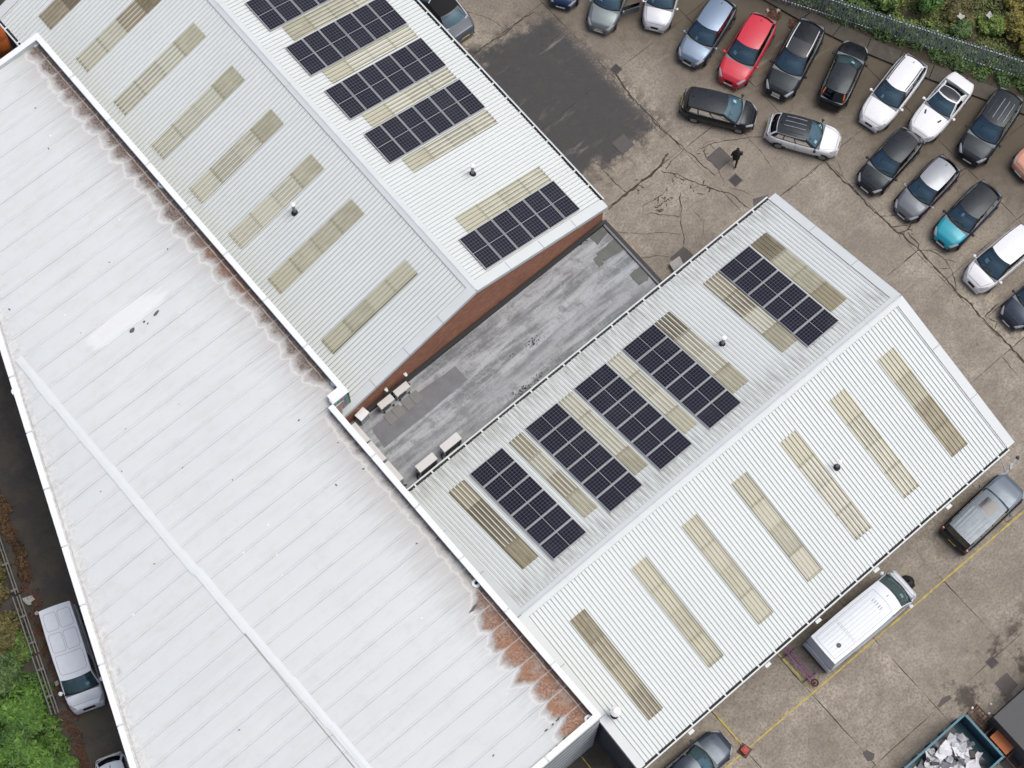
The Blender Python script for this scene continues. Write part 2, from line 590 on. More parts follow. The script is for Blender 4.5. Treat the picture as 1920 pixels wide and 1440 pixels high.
def glass_mat(name, tint, base=0.06, refl=(0.9, 0.95, 1.0)):
    t = NT(name)
    tr = t.n('ShaderNodeBsdfTransparent')
    tr.inputs[0].default_value = (*tint, 1)
    gl = t.n('ShaderNodeBsdfGlossy')
    gl.inputs['Color'].default_value = (*refl, 1)
    gl.inputs['Roughness'].default_value = 0.06
    fr = t.n('ShaderNodeFresnel')
    fr.inputs[0].default_value = 1.5
    mx = t.n('ShaderNodeMixShader')
    t.set(mx.inputs[0], t.math('ADD', fr.outputs[0], base))
    t.t.links.new(tr.outputs[0], mx.inputs[1])
    t.t.links.new(gl.outputs[0], mx.inputs[2])
    out = [n for n in t.t.nodes if n.type == 'OUTPUT_MATERIAL'][0]
    t.t.links.new(mx.outputs[0], out.inputs[0])
    return t.m


def paint_mat(name, col, metal=0.0, rough=0.28):
    if name in MATS:
        return MATS[name]
    t = NT(name)
    n = t.noise(t.obj(), (3.0, 3.0, 3.0), 5, 0.6)
    sp = t.noise(t.obj(), 22.0, 3, 0.6)
    dust = tuple(min(1.0, c * 0.85 + d) for c, d in zip(col, (.012, .014, .017)))
    c = t.mix(t.smooth(n, 0.40, 0.80, 0.0, 0.5), col, dust)
    c = t.mix(t.smooth(sp, 0.62, 0.75, 0.0, 0.05), c, (0.40, 0.40, 0.40))
    dark = max(col) < .06
    MATS[name] = t.fin(c, t.math('MULTIPLY_ADD', n, 0.25, rough - 0.08), metal, Specular_IOR_Level=0.32 if dark else 0.5, Coat_Weight=0.08 if dark else 0.25, Coat_Roughness=0.08, Specular_Tint=(0.80, 0.92, 1.0), Coat_Tint=(0.9, 0.96, 1.0))
    return MATS[name]


def cell_mat():
    t = NT('solar_cells')
    o = t.obj()
    # panel coordinates: x across the short side, y along the long side, metres
    x, y, _ = t.sep(o)
    def lines(v, pitch, w):
        fr = t.math('FRACT', t.math('DIVIDE', t.math('ADD', v, 10.0 * pitch), pitch))
        d = t.math('ABSOLUTE', t.math('SUBTRACT', fr, 0.5))
        return t.smooth(d, 0.5 - w, 0.5 - w * 0.45)
    g = t.math('MAXIMUM', lines(x, 0.166, 0.060), lines(y, 0.1685, 0.052))
    n = t.noise(t.pos(), 1.4, 3)
    rnd = t.n('ShaderNodeObjectInfo').outputs['Random']
    base = t.mix(n, (0.009, 0.010, 0.018), (0.014, 0.0145, 0.026))
    base = t.mix(t.math('MULTIPLY', rnd, 0.5), base, (0.020, 0.020, 0.030))
    dustn = t.noise(t.pos(), 0.7, 4, 0.6, (3, 3, 0))
    base = t.mix(t.smooth(dustn, 0.5, 0.75, 0.0, 0.10), base, (0.14, 0.14, 0.15))
    col = t.mix(g, base, (0.15, 0.155, 0.19))
    return t.fin(col, 0.35, Specular_IOR_Level=0.12)


M_CONC = concrete_mat()
M_ROOF_X = roof_mat('profiled_roof_x', 0)
M_ROOF_Y = roof_mat('profiled_roof_y', 1)
M_SHADE_GRIME = plain('roof_shade_grime', (0.335, 0.365, 0.36), 0.7, var=0.25, scale=1.2)  # grey painting the ribs' shadow lines; also colours the deck and flashing seams
M_TRIM = plain('white_trim', (0.64, 0.69, 0.69), 0.45, var=0.06, scale=1.1)
M_CAP = plain('parapet_cap', (0.80, 0.84, 0.86), 0.4, var=0.05, scale=0.9)
M_DARK = plain('dark_gap', (0.018, 0.018, 0.020), 0.8)
M_TROUGH = plain('gutter_trough_dark', (0.040, 0.040, 0.038), 0.9, var=.4, scale=2)  # near-black tone for the inside of the eaves gutters
M_WHITE_ROOF = white_roof_mat()
M_STRIP = plain('sealing_strip', (0.66, 0.715, 0.725), 0.5, var=0.06, scale=1.5)
M_FELT = felt_mat()
M_FELT_DARK = plain('felt_patch', (0.165, 0.175, 0.19), 0.7, var=0.4, scale=1.6)
M_FELT_GREEN = plain('felt_patch_green', (0.125, 0.135, 0.125), 0.75, var=0.45, scale=2.2)
M_BRICK = brick_mat()
M_CLAD = plain('grey_cladding', (0.33, 0.37, 0.40), 0.45, var=0.12, scale=0.7)
M_CLAD_D = plain('dark_cladding', (0.085, 0.095, 0.11), 0.5, var=0.2, scale=0.7)
M_ASPH = asphalt_mat()
M_JOINT = soil_mat('joint_dirt', (0.062, 0.053, 0.038), (0.085, 0.074, 0.050), (0.040, 0.034, 0.025))
M_EARTH = soil_mat('earth', (0.055, 0.045, 0.030), (0.085, 0.072, 0.048), (0.035, 0.030, 0.020))
M_KERB = plain('kerb_concrete', (0.085, 0.078, 0.064), 0.9, var=0.5, scale=2.5)
M_STEEL = plain('galvanised_steel', (0.36, 0.40, 0.42), 0.45, 0.35, var=0.2, scale=4)
M_BLACK = plain('black_plastic', (0.014, 0.014, 0.016), 0.5)
M_TYRE = plain('tyre_rubber', (0.016, 0.016, 0.017), 0.85)
M_RIM = plain('alloy_rim', (0.30, 0.31, 0.33), 0.35, 0.7)
M_CHROME = plain('chrome', (0.72, 0.73, 0.75), 0.18, 0.85)
M_GLASS = glass_mat('car_glass', (0.68, 0.83, 0.87), 0.17, (0.50, 0.74, 0.84))
M_GLASS_D = glass_mat('dark_glass', (0.10, 0.12, 0.14), 0.03)
M_TRIMINT = plain('car_interior', (0.155, 0.185, 0.200), 0.8, var=0.3, scale=6)
M_SEAT = plain('seat_fabric', (0.20, 0.22, 0.24), 0.9, var=0.3, scale=8)
M_LAMP = plain('headlamp_lens', (0.34, 0.36, 0.38), 0.12, var=0.25, scale=12)
M_TAIL = plain('tail_lamp_lens', (0.42, 0.022, 0.018), 0.2, var=0.2, scale=8)
M_PLATE_W = plain('white_plate', (0.72, 0.72, 0.70), 0.4)
M_PLATE_Y = plain('yellow_plate', (0.70, 0.52, 0.06), 0.4)
M_PAPER = plain('paper', (0.90, 0.93, 0.92), 0.7, var=0.05)
M_YELLOW = plain('yellow_road_paint', (0.52, 0.42, 0.09), 0.8, var=0.4, scale=5)
M_CELL = cell_mat()
M_FRAME = plain('panel_frame', (0.48, 0.49, 0.51), 0.4, 0.3, var=0.06)
RL_A = [rooflight_mat('rooflight_sheet_x', (0.50, 0.50, 0.39), (0.37, 0.365, 0.275), -.02, 0),
        rooflight_mat('rooflight_sheet_y', (0.505, 0.495, 0.385), (0.375, 0.36, 0.27), -.02, 1)]
RL_D = [rooflight_mat('weathered_rooflight_x', (0.33, 0.29, 0.20), (0.16, 0.135, 0.085), 0.1, 0),
        rooflight_mat('weathered_rooflight_y', (0.34, 0.31, 0.21), (0.18, 0.155, 0.10), 0.05, 1)]
M_LAP = plain('rooflight_lap_dirt', (0.17, 0.16, 0.10), 0.8, var=0.5, scale=9)

# ================================================================== SETTING
struct = lambda o: tag(o, kind='structure')
struct(MB().poly([(-700, -700, -0.08), (700, -700, -0.08), (700, 700, -0.08), (-700, 700, -0.08)]).build('ground', M_EARTH))
yard = struct(MB().poly([(8, -40, -0.035), (62, -40, -0.035), (62, 75, -0.035), (8, 75, -0.035)]).build('yard', M_JOINT))


def ragged(x0, x1, y0, y1, j=0.018, step=0.55):
    """Outline of a cast slab, its arrises chipped."""
    pts = []
    for (ax, ay), (bx, by) in (((x0, y0), (x1, y0)), ((x1, y0), (x1, y1)), ((x1, y1), (x0, y1)), ((x0, y1), (x0, y0))):
        n = max(2, int(math.hypot(bx - ax, by - ay) / step))
        for i in range(n):
            t = i / n
            k = j * (2.2 if random.random() < 0.12 else 1.0)
            pts.append((ax + (bx - ax) * t + random.uniform(-k, k), ay + (by - ay) * t + random.uniform(-k, k)))
    return pts


slabs = []
for x0, x1, rows in ((30.0, 38.0, (23.9, 29.5, 35.4, 41.3, 47.2, 53.1, 59.0, 66.0)),
                     (38.0, 43.62, (23.9, 29.4, 35.4, 41.3, 47.2, 53.0, 60.0)),
                     (36.8, 43.62, (-2.0, 2.7, 9.4, 16.7, 23.9)),
                     (43.62, 49.2, (-2.0, 4.0, 9.4, 11.5, 14.5, 18.35, 23.9, 29.6, 35.4, 41.3, 47.2)),
                     (49.2, 56.5, (4.0, 9.4, 14.5, 18.35, 23.9, 29.6, 35.4)),
                     (32.1, 36.8, (-8.0, -1.95, 5.7)), (27.25, 32.1, (-8.0, -1.95, 5.7)), (22.9, 27.25, (-8.0, -1.95, 5.7)),
                     (18.42, 22.9, (-8.0, -1.95, 5.7)), (13.75, 18.42, (-8.0, -1.95, 5.7))):
    for y0, y1 in zip(rows, rows[1:]):
        slabs.append((x0, x1, y0, y1))
for x0, x1, y0, y1 in slabs:
    g = random.uniform(.006, .016)
    dz = random.uniform(-0.006, 0.004)
    MB().prism(ragged(x0 + g, x1 - g, y0 + g, y1 - g), -0.03, dz).build('concrete_slab', M_CONC, yard)


def ribbon(mb, pts, w, z, jit=0.05, mi=0):
    """A crack: a wandering strip of uneven width."""
    fine = []
    for a, b in zip(pts, pts[1:]):
        n = max(2, int((b - a).length / 0.16))
        for i in range(n):
            fine.append(a.lerp(b, i / n))
    fine.append(pts[-1])
    L, Rr = [], []
    off = 0.0
    for i, p in enumerate(fine):
        q = fine[min(i + 1, len(fine) - 1)] - fine[max(i - 1, 0)]
        s = Vector((-q.y, q.x, 0)).normalized()
        off = off * 0.72 + random.uniform(-jit, jit)
        ww = w * random.uniform(0.35, 1.25) * (0.5 if i in (0, len(fine) - 1) else 1)
        c = p + s * off
        L.append((c.x + s.x * ww / 2, c.y + s.y * ww / 2, z))
        Rr.append((c.x - s.x * ww / 2, c.y - s.y * ww / 2, z))
    mb.grid([L, Rr], mi, flip=True)


cr = MB()
for pl, w in (([(1120, 305), (1150, 340), (1175, 365)], .05), ([(1274, 360), (1277, 391), (1278, 407), (1278, 432), (1282, 460)], .05),
              ([(1215, 400), (1250, 404), (1275, 407)], .05), ([(1130, 437), (1180, 436), (1277, 438)], .03),
              ([(1200, 484), (1228, 478), (1255, 483)], .04),
              ([(1240, 321), (1270, 326), (1293, 337), (1329, 351), (1346, 356), (1371, 363), (1396, 386), (1405, 393)], .075),
              ([(1367, 352), (1396, 358), (1414, 368)], .04), ([(1249, 320), (1256, 301), (1284, 280)], .05),
              ([(1428, 255), (1369, 263), (1341, 267), (1316, 282)], .06), ([(1339, 262), (1320, 269), (1314, 280)], .04),
              ([(1274, 367), (1277, 395)], .04), ([(1330, 268), (1346, 285), (1356, 300)], .04), ([(1316, 282), (1325, 300), (1345, 316)], .05),
              ([(1345, 316), (1360, 340), (1355, 350)], .03), ([(1396, 250), (1450, 320)], .035),
              ([(1668, 425), (1693, 421), (1707, 423)], .06), ([(1693, 439), (1700, 432), (1707, 420), (1720, 408)], .09),
              ([(1704, 435), (1711, 446), (1725, 458), (1722, 470)], .09), ([(1718, 471), (1746, 471), (1771, 487), (1792, 492)], .06),
              ([(1771, 487), (1780, 503), (1791, 522), (1794, 550)], .06), ([(1745, 501), (1780, 504)], .05), ([(1764, 487), (1759, 497)], .04),
              ([(1735, 470), (1750, 466), (1780, 480)], .03), ([(1700, 432), (1685, 437), (1690, 450)], .06),
              ([(1647, 405), (1668, 408), (1690, 402)], .05), ([(1640, 400), (1655, 392)], .04),
              ([(1870, 570), (1858, 584), (1846, 593)], .10), ([(1868, 602), (1865, 620)], .05), ([(1846, 593), (1862, 600), (1869, 603)], .05),
              ([(1545, 305), (1580, 330), (1572, 300)], .03), ([(1880, 670), (1905, 700)], .05), ([(1736, 565), (1768, 533)], .025),
              ([(1205, 385), (1240, 365), (1252, 350)], .04), ([(1300, 395), (1320, 420), (1318, 440)], .025),
              ([(870, 20), (905, 32), (945, 55)], .03), ([(1235, 265), (1262, 240)], .03)):
    ribbon(cr, [site(*p) for p in pl], w * 0.85, 0.010, 0.045)
# the old joints where soil has washed out
for pl, w in (([(1545, 303), (1620, 375), (1668, 425), (1693, 440), (1720, 468), (1765, 515), (1812, 563), (1840, 593), (1885, 640), (1925, 682)], .11),
              ([(1140, 392), (1175, 364), (1215, 333), (1255, 288)], .13), ([(1188, 187), (1240, 240), (1290, 285), (1340, 330)], .06),
              ([(1150, 135), (1190, 190)], .12), ([(1700, 418), (1745, 375), (1790, 330), (1870, 272)], .09),
              ([(1465, 365), (1545, 303)], .05), ([(885, 106), (940, 66), (1000, 20)], .07)):
    ribbon(cr, [site(*p) for p in pl], w, 0.011, 0.05)
# crumbled patches of surface
for px, py, r in ((1290, 345, .5), (1330, 352, .35), (1250, 375, .5), (1200, 345, .3), (1232, 392, .25), (1252, 372, .3), (1262, 330, .25), (1318, 282, .35), (1700, 437, .3)):
    c = site(px, py)
    for k in range(6):
        a = random.uniform(0, 6.28)
        d = Vector((math.cos(a), math.sin(a), 0)) * r * random.uniform(.2, 1.3)
        e = Vector((random.uniform(-1, 1), random.uniform(-1, 1), 0)) * r * .5
        ribbon(cr, [c + d, c + d + e, c + d + e * 1.6 + Vector((e.y, -e.x, 0)) * .4], .05, 0.012, .05)
o = cr.build('crack', M_JOINT, yard)
o['kind'] = 'stuff'

# asphalt patches, covers and gullies let into the slabs
M_PATCH = plain('asphalt_patch', (0.105, 0.098, 0.094), 0.85, var=0.25, scale=3)
for pts in ([(1282, 462), (1300, 478), (1284, 494), (1262, 492), (1256, 484)], [(1411, 373), (1441, 365), (1436, 382), (1414, 392)],
            [(1757, 1325), (1766, 1309), (1780, 1303), (1785, 1309), (1773, 1318), (1762, 1326)],
            [(1617, 1412), (1624, 1406), (1640, 1413), (1638, 1424), (1627, 1428)]):
    P = [site(*p) for p in pts][::-1]
    MB().prism([(p.x, p.y) for p in P], -0.02, 0.012).build('asphalt_patch', M_PATCH, yard)
M_IRON = plain('cast_iron', (0.085, 0.078, 0.078), 0.6, 0.4, var=0.3, scale=9)


def cover(px, py, s, rz, label, grate):
    p = site(px, py)
    t = thing('gully_grate' if grate else 'manhole_cover', label, 'grate' if grate else 'manhole', (p.x, p.y, 0.008), rz)
    MB().box((0, s / 2, .006), (s + .06, .06, .012)).box((0, -s / 2, .006), (s + .06, .06, .012)).box((s / 2, 0, .006), (.06, s - .06, .012)).box((-s / 2, 0, .006), (.06, s - .06, .012)).build('frame', M_IRON, t)
    if grate:
        MB().box((0, 0, .001), (s - .06, s - .06, .002)).build('pit', M_DARK, t)
        n = 6
        for i in range(n):
            MB().box((-s / 2 + .06 + (s - .12) * (i + .5) / n, 0, .007), (s / n * .42, s - .06, .01)).build('bar', M_IRON, t)
    else:
        MB().box((0, 0, .004), (s - .06, s - .06, .008)).build('lid', M_PATCH, t)


cover(1379, 338, .52, .05, 'square drain grate in the yard beside the walking person', True)
cover(1860, 1242, .45, .0, 'square drain grate in the lower yard near the blue skip', True)
cover(1155, 130, .45, .1, 'dark drain grate at the edge of the wet stain', True)
cover(1349, 297, .95, .04, 'flat grey manhole cover just left of the walking person', False)
cover(1168, 270, .85, .0, 'flat grey manhole cover at the corner of the wet stain', False)
cover(1887, 1283, .8, .0, 'dark square manhole cover in the lower yard beside the grey container', False)

# painted bay lines
for a, b, nm in (((1330, 1466), (1930, 950), 'long yellow bay line running past the parked van and jeep'),
                 ((1337, 1334), (1397, 1404), 'short yellow line ending at the red bollard'),
                 ((1459, 1226), (1523, 1291), 'short yellow line beside the purple trolley')):
    A, B = site(*a), site(*b)
    m = MB()
    ribbon(m, [A, B], .085, 0.013, 0.004)
    # slightly worn, otherwise even width
    o = m.build('painted_line', M_YELLOW)
    tag(o, nm, 'road marking', 'yellow bay lines')

# alley west of the hall
alley = struct(MB().poly([(-40, 5, -0.03), (4, 5, -0.03), (8.2, 54, -0.03), (16.0, 54, -0.03), (16.0, 75, -0.03), (-40, 75, -0.03)]).build('alley', M_ASPH))
struct(MB().poly([(-14, -12, -0.026), (13.7, -12, -0.026), (13.7, 9.0, -0.026), (-14, 9.0, -0.026)]).build('forecourt', M_ASPH))
m = MB()
ribbon(m, [site(1090, 1418), site(1112, 1446)], .08, -0.02, 0.004)
tag(m.build('painted_line', M_YELLOW), 'pale yellow line on the dark ground below the hall wall', 'road marking', 'yellow bay lines')

# verge and kerb along the eastern boundary
K = [Vector((44.7, 40.2, 0)), Vector((47.6, 33.36, 0)), Vector((48.3, 31.0, 0)), Vector((49.7, 27.2, 0)), Vector((51.3, 23.7, 0)), Vector((53.95, 18.5, 0)), Vector((57.5, 11.5, 0))]
KF = [Vector((45.9, 40.6, 0)), Vector((48.45, 33.6, 0)), Vector((49.2, 31.0, 0)), Vector((50.55, 27.6, 0)), Vector((52.1, 24.1, 0)), Vector((54.8, 18.9, 0)), Vector((58.3, 11.9, 0))]
mv = MB()
mv.grid([[(p.x, p.y, .14) for p in KF], [(p.x + 3, p.y + 1.6, .25) for p in KF], [(p.x + 40, p.y + 20, .8) for p in KF]], flip=False)
struct(mv.build('verge', M_EARTH))
kerb = thing('kerb', 'wide raised concrete kerb between the parked cars and the ivy', 'kerb', tuple(K[2]), worldspace=True)
for i in range(len(K) - 1):
    n = max(1, round((K[i + 1] - K[i]).length / 2.0))
    for j in range(n):
        a, b = K[i].lerp(K[i + 1], (j + .012) / n), K[i].lerp(K[i + 1], (j + .988) / n)
        c, d = KF[i].lerp(KF[i + 1], (j + .988) / n), KF[i].lerp(KF[i + 1], (j + .012) / n)
        MB().prism([(a.x, a.y), (b.x, b.y), (c.x, c.y), (d.x, d.y)], -0.03, .17 + random.uniform(-.01, .01)).build('kerb_stone', M_KERB, kerb)

# ================================================================== BUILDINGS
SHEET_W = 1.073
PITCH = SHEET_W / 5


def sheet_mesh(name, n, length, mats, h=0.04, thick=0.0, laps=False):
    """Profiled sheet: n ribs side by side, running up the slope (y)."""
    m = MB()
    prof = []
    for k in range(n):
        x = k * PITCH
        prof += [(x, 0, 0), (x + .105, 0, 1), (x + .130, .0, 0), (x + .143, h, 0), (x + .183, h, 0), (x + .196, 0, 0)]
    prof.append((n * PITCH, 0, 0))
    for (xa, za, mi), (xb, zb, _) in zip(prof, prof[1:]):
        m.poly([(xa, 0, za), (xb, 0, zb), (xb, length, zb), (xa, length, za)], mi)
    if laps:
        for yy in (0.03, 0.10):
            for k in range(n):
                x = k * PITCH
                m.poly([(x + .01, yy, .004), (x + .12, yy, .004), (x + .12, yy + .028, .004), (x + .01, yy + .028, .004)], 1)
                m.poly([(x + .143, yy, h + .003), (x + .183, yy, h + .003), (x + .183, yy + .028, h + .003), (x + .143, yy + .028, h + .003)], 1)
    return m.mesh(name, mats)


def frame(o, a, s):
    o, a, s = Vector(o), Vector(a), Vector(s)
    n = a.cross(s)
    mt = Matrix.Identity(4)
    for i in range(3):
        mt[i][0], mt[i][1], mt[i][2], mt[i][3] = a[i], s[i], n[i], o[i]
    return mt


class Slope:
    def __init__(self, origin, a, s, width, length):
        self.M = frame(origin, a, s)
        self.w, self.l = width, length

    def at(self, u, v, w=0.0):
        return self.M @ Matrix.Translation((u, v, w))


def roof_sheets(root, sl, mat, row_split=None, first=0.0, rib_shade=None):
    rib_shade = rib_shade or M_SHADE_GRIME
    deck = MB()
    P = [sl.at(u, v, -0.05) @ Vector((0, 0, 0)) for u, v in ((0, 0.05), (sl.w, 0.05), (sl.w, sl.l), (0, sl.l))]
    deck.poly(P)
    roof = deck.build('roof', M_SHADE_GRIME, root)
    rows = [(0.0, sl.l, 0.0)] if row_split is None else [(0.0, sl.l - row_split, 0.0), (sl.l - row_split - .08, sl.l, .012)]
    for v0, v1, lift in rows:
        me = sheet_mesh('roof_sheet', 5, v1 - v0, [mat, rib_shade])  # second material paints a shadow line beside each rib
        u = first
        while u + 0.3 < sl.w:
            n = min(5, int(round((sl.w - u) / PITCH)))
            mm = me if n == 5 else sheet_mesh('roof_sheet', n, v1 - v0, [mat, rib_shade])
            o = bpy.data.objects.new('roof_sheet', mm)
            COL.objects.link(o)
            o.parent = roof
            o.matrix_basis = sl.at(u, v0 + random.uniform(-.012, .012), lift)
            u += SHEET_W
    return roof


def rooflight(root, sl, u0, u1, v0, v1, along, dirt, name='rooflight'):
    """A strip of translucent sheets: four lengths lapped over one another. dirt: one flag per length, from the eaves."""
    fr = MB()
    P = [sl.at(u, v, .010) @ Vector((0, 0, 0)) for u, v in ((u0 - .02, v0 - .02), (u1 + .02, v0 - .02), (u1 + .02, v1 + .02), (u0 - .02, v1 + .02))]
    fr.poly(P)
    base = fr.build(name, M_LAP, root)
    n = len(dirt)
    ln = (v1 - v0) / n
    k = int(round((u1 - u0) / PITCH))
    for i, d in enumerate(dirt):
        key = ('rl', along, d, n, k, round(ln, 2))
        if key not in MESH:
            MESH[key] = sheet_mesh('rooflight_sheet', k, ln + .06, [(RL_D if d else RL_A)[along], M_LAP], h=.034, laps=True)
        o = bpy.data.objects.new('rooflight_sheet', MESH[key])
        COL.objects.link(o)
        o.parent = base
        o.matrix_basis = sl.at(u0 + ((u1 - u0) - k * PITCH) / 2, v0 + ln * i - .03, .030 + .006 * ((n - i) % 2) + .002 * i)
    return base


MESH = {}


def gutter(root, p0, p1, out):
    """Eaves gutter: white lip, dark trough, a strap at every sheet."""
    p0, p1, out = Vector(p0), Vector(p1), Vector(out)
    d = (p1 - p0)
    L = d.length
    d.normalize()
    g = MB()
    g.bar(p0 + out * .16, p1 + out * .16, .07, .11)
    g.bar(p0 + out * .16 - Vector((0, 0, .10)), p1 + out * .16 - Vector((0, 0, .10)), .05, .12)
    go = g.build('gutter', M_TRIM, root)
    t = MB()
    t.bar(p0 + out * .06 - Vector((0, 0, .09)), p1 + out * .06 - Vector((0, 0, .09)), .15, .02)
    sub('trough', t, M_TROUGH, go)
    n = int(L / SHEET_W)
    for i in range(1, n + 1):
        c = p0 + d * (i * SHEET_W)
        sub('strap', MB().bar(c - out * .02 + Vector((0, 0, .012)), c + out * .14 + Vector((0, 0, .012)), .085, .02), M_TRIM, go)


def rake(root, p0, p1, inward, w=0.42, drop=0.28, n=3):
    """Barge flashing along a sloping roof edge, in n lengths, with a turned-down outer leaf."""
    p0, p1, inw = Vector(p0), Vector(p1), Vector(inward)
    up = Vector((0, 0, 1))
    for i in range(n):
        a, b = p0.lerp(p1, i / n + .001), p0.lerp(p1, (i + 1) / n - .001)
        lift = .055 + .004 * (i % 2)
        m = MB()
        m.poly([a + up * lift, b + up * lift, b + inw * w + up * lift, a + inw * w + up * lift])
        m.poly([a + up * lift, a - up * drop, b - up * drop, b + up * lift])
        m.poly([a + inw * w + up * lift, b + inw * w + up * lift, b + inw * w + up * .02, a + inw * w + up * .02])
        m.poly([a + up * lift - inw * .002, a + up * (lift + .03) - inw * .002, b + up * (lift + .03) - inw * .002, b + up * lift - inw * .002])
        o = m.build('barge_flashing', M_TRIM, root)
        sub('seam', MB().bar(b + inw * .03 + up * (lift + .004), b + inw * (w - .02) + up * (lift + .004), .035, .008), M_SHADE_GRIME, o)


# ---------------------------------------------------------------- shed with the brick gable (B1)
B1_XR, B1_H, B1_ZE, B1_ZR = 21.59, 8.60, 7.6, 10.4
B1_Y0, B1_Y1 = 27.42, 56.35
rise = B1_ZR - B1_ZE
S1 = math.hypot(B1_H, rise)
c1, s1 = B1_H / S1, rise / S1
shed1 = thing('industrial_shed', 'white ridged shed with brick gable facing the grey flat roof', 'building', (B1_XR, B1_Y0, 0), worldspace=True)
sr1 = Slope((B1_XR + B1_H, B1_Y0, B1_ZE), (0, 1, 0), (-c1, 0, s1), B1_Y1 - B1_Y0, S1)
sl1 = Slope((B1_XR - B1_H, B1_Y1, B1_ZE), (0, -1, 0), (c1, 0, s1), B1_Y1 - B1_Y0, S1)
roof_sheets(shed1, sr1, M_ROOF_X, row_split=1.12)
roof_sheets(shed1, sl1, M_ROOF_X, rib_shade=plain('rib_shade_dark', (0.15, 0.175, 0.175), 0.7, var=0.25, scale=1.2))  # rib shadow lines painted darker on this slope
# walls
gz = lambda x: B1_ZR - rise * abs(x - B1_XR) / B1_H - .10
xs = (B1_XR - B1_H + .12, B1_XR + B1_H - .12)
m = MB()
y0, y1 = B1_Y0 + .10, B1_Y0 + .38
prof = [(xs[0], 0), (xs[1], 0), (xs[1], gz(xs[1])), (B1_XR, gz(B1_XR)), (xs[0], gz(xs[0]))]
m.poly([(x, y0, z) for x, z in prof])
m.poly([(x, y1, z) for x, z in prof][::-1])
for (xa, za), (xb, zb) in zip(prof, prof[1:] + prof[:1]):
    m.poly([(xb, y0, zb), (xa, y0, za), (xa, y1, za), (xb, y1, zb)])
gab = m.build('brick_gable', M_BRICK, shed1)
m = MB().box((xs[1] - .12, (B1_Y0 + B1_Y1) / 2 + .2, (B1_ZE - .12) / 2), (.24, B1_Y1 - B1_Y0 - .6, B1_ZE - .12))
m.build('wall', M_CLAD_D, shed1)
m = MB().box((xs[0] + .12, (B1_Y0 + B1_Y1) / 2 + .2, (B1_ZE - .12) / 2), (.24, B1_Y1 - B1_Y0 - .6, B1_ZE - .12))
w = m.build('wall', M_CLAD_D, shed1)
for k in range(14):
    sub('cladding_rib', MB().box((xs[0] - .03, 53.1 + k * .25, (B1_ZE - .2) / 2), (.06, .07, B1_ZE - .3)), M_CLAD_D, w)
m = MB()
m.poly([(x, B1_Y1 - .1, z) for x, z in prof][::-1])
m.build('wall', M_CLAD, shed1)
# ridge cap: two leaves and a rolled top
for i in range(10):
    ya, yb = B1_Y0 + .05 + i * 2.9, min(B1_Y1, B1_Y0 + .05 + (i + 1) * 2.9 - .01)
    z = B1_ZR + .065 + .004 * (i % 2)
    mm = MB()
    sec = [(-.29, -.29 * s1 / c1 - .012), (-.27, -.27 * s1 / c1 + .006), (-.07, -.01), (0, .035), (.07, -.01), (.27, -.27 * s1 / c1 + .006), (.29, -.29 * s1 / c1 - .012)]
    mm.grid([[(B1_XR + a, ya, z + b) for a, b in sec], [(B1_XR + a, yb, z + b) for a, b in sec]], flip=False)
    mm.build('ridge_cap', M_TRIM, shed1)
gutter(shed1, (B1_XR + B1_H, B1_Y0 + .42, B1_ZE), (B1_XR + B1_H, B1_Y1, B1_ZE), (1, 0, 0))
gutter(shed1, (B1_XR - B1_H, B1_Y1, B1_ZE), (B1_XR - B1_H, 53.0, B1_ZE), (-1, 0, 0))
for sgn in (1, -1):
    rake(shed1, (B1_XR + sgn * (B1_H + .06), B1_Y0 - .04, B1_ZE), (B1_XR, B1_Y0 - .04, B1_ZR + .02), (0, 1, 0), .5, .26, 4)
    rake(shed1, (B1_XR, B1_Y1 + .04, B1_ZR + .02), (B1_XR + sgn * (B1_H + .06), B1_Y1 + .04, B1_ZE), (0, -1, 0), .5, .26, 4)


def hv(sl_half, x_from_ridge, S):
    """horizontal distance from the ridge -> distance up the slope from the eave"""
    return S * (1 - x_from_ridge / sl_half)


G, D = 0, 1
for k, (ya, yb) in enumerate(((30.22, 31.2), (34.40, 35.36), (37.64, 38.50), (40.82, 41.70), (43.95, 44.93), (47.2, 48.15))):
    rooflight(shed1, sr1, ya - B1_Y0, yb - B1_Y0, hv(B1_H, 28.85 - B1_XR, S1), hv(B1_H, 23.4 - B1_XR, S1), 0, (G, G, G, G))
for k, (ya, yb) in enumerate(((30.12, 31.08), (34.28, 35.27), (37.45, 38.45), (40.68, 41.66), (43.84, 44.86), (46.98, 48.02), (50.2, 51.2), (53.4, 54.4))):
    rooflight(shed1, sl1, B1_Y1 - yb, B1_Y1 - ya, hv(B1_H, B1_XR - 14.6, S1), hv(B1_H, B1_XR - 20.08, S1), 0,
              (D, D, D, D) if k == 7 else ((G, G, D, D) if k == 6 else (G, G, G, G)))
# bulkhead lamps on the gable
for px, py in ((757, 699), (721, 728)):
    p = site(px, py, 6.5)
    MB().box((p.x, B1_Y0 + .03, 6.55), (.16, .12, .16)).box((p.x, B1_Y0 - .06, 6.57), (.11, .07, .10)).build('bulkhead_lamp', M_CAP, shed1)

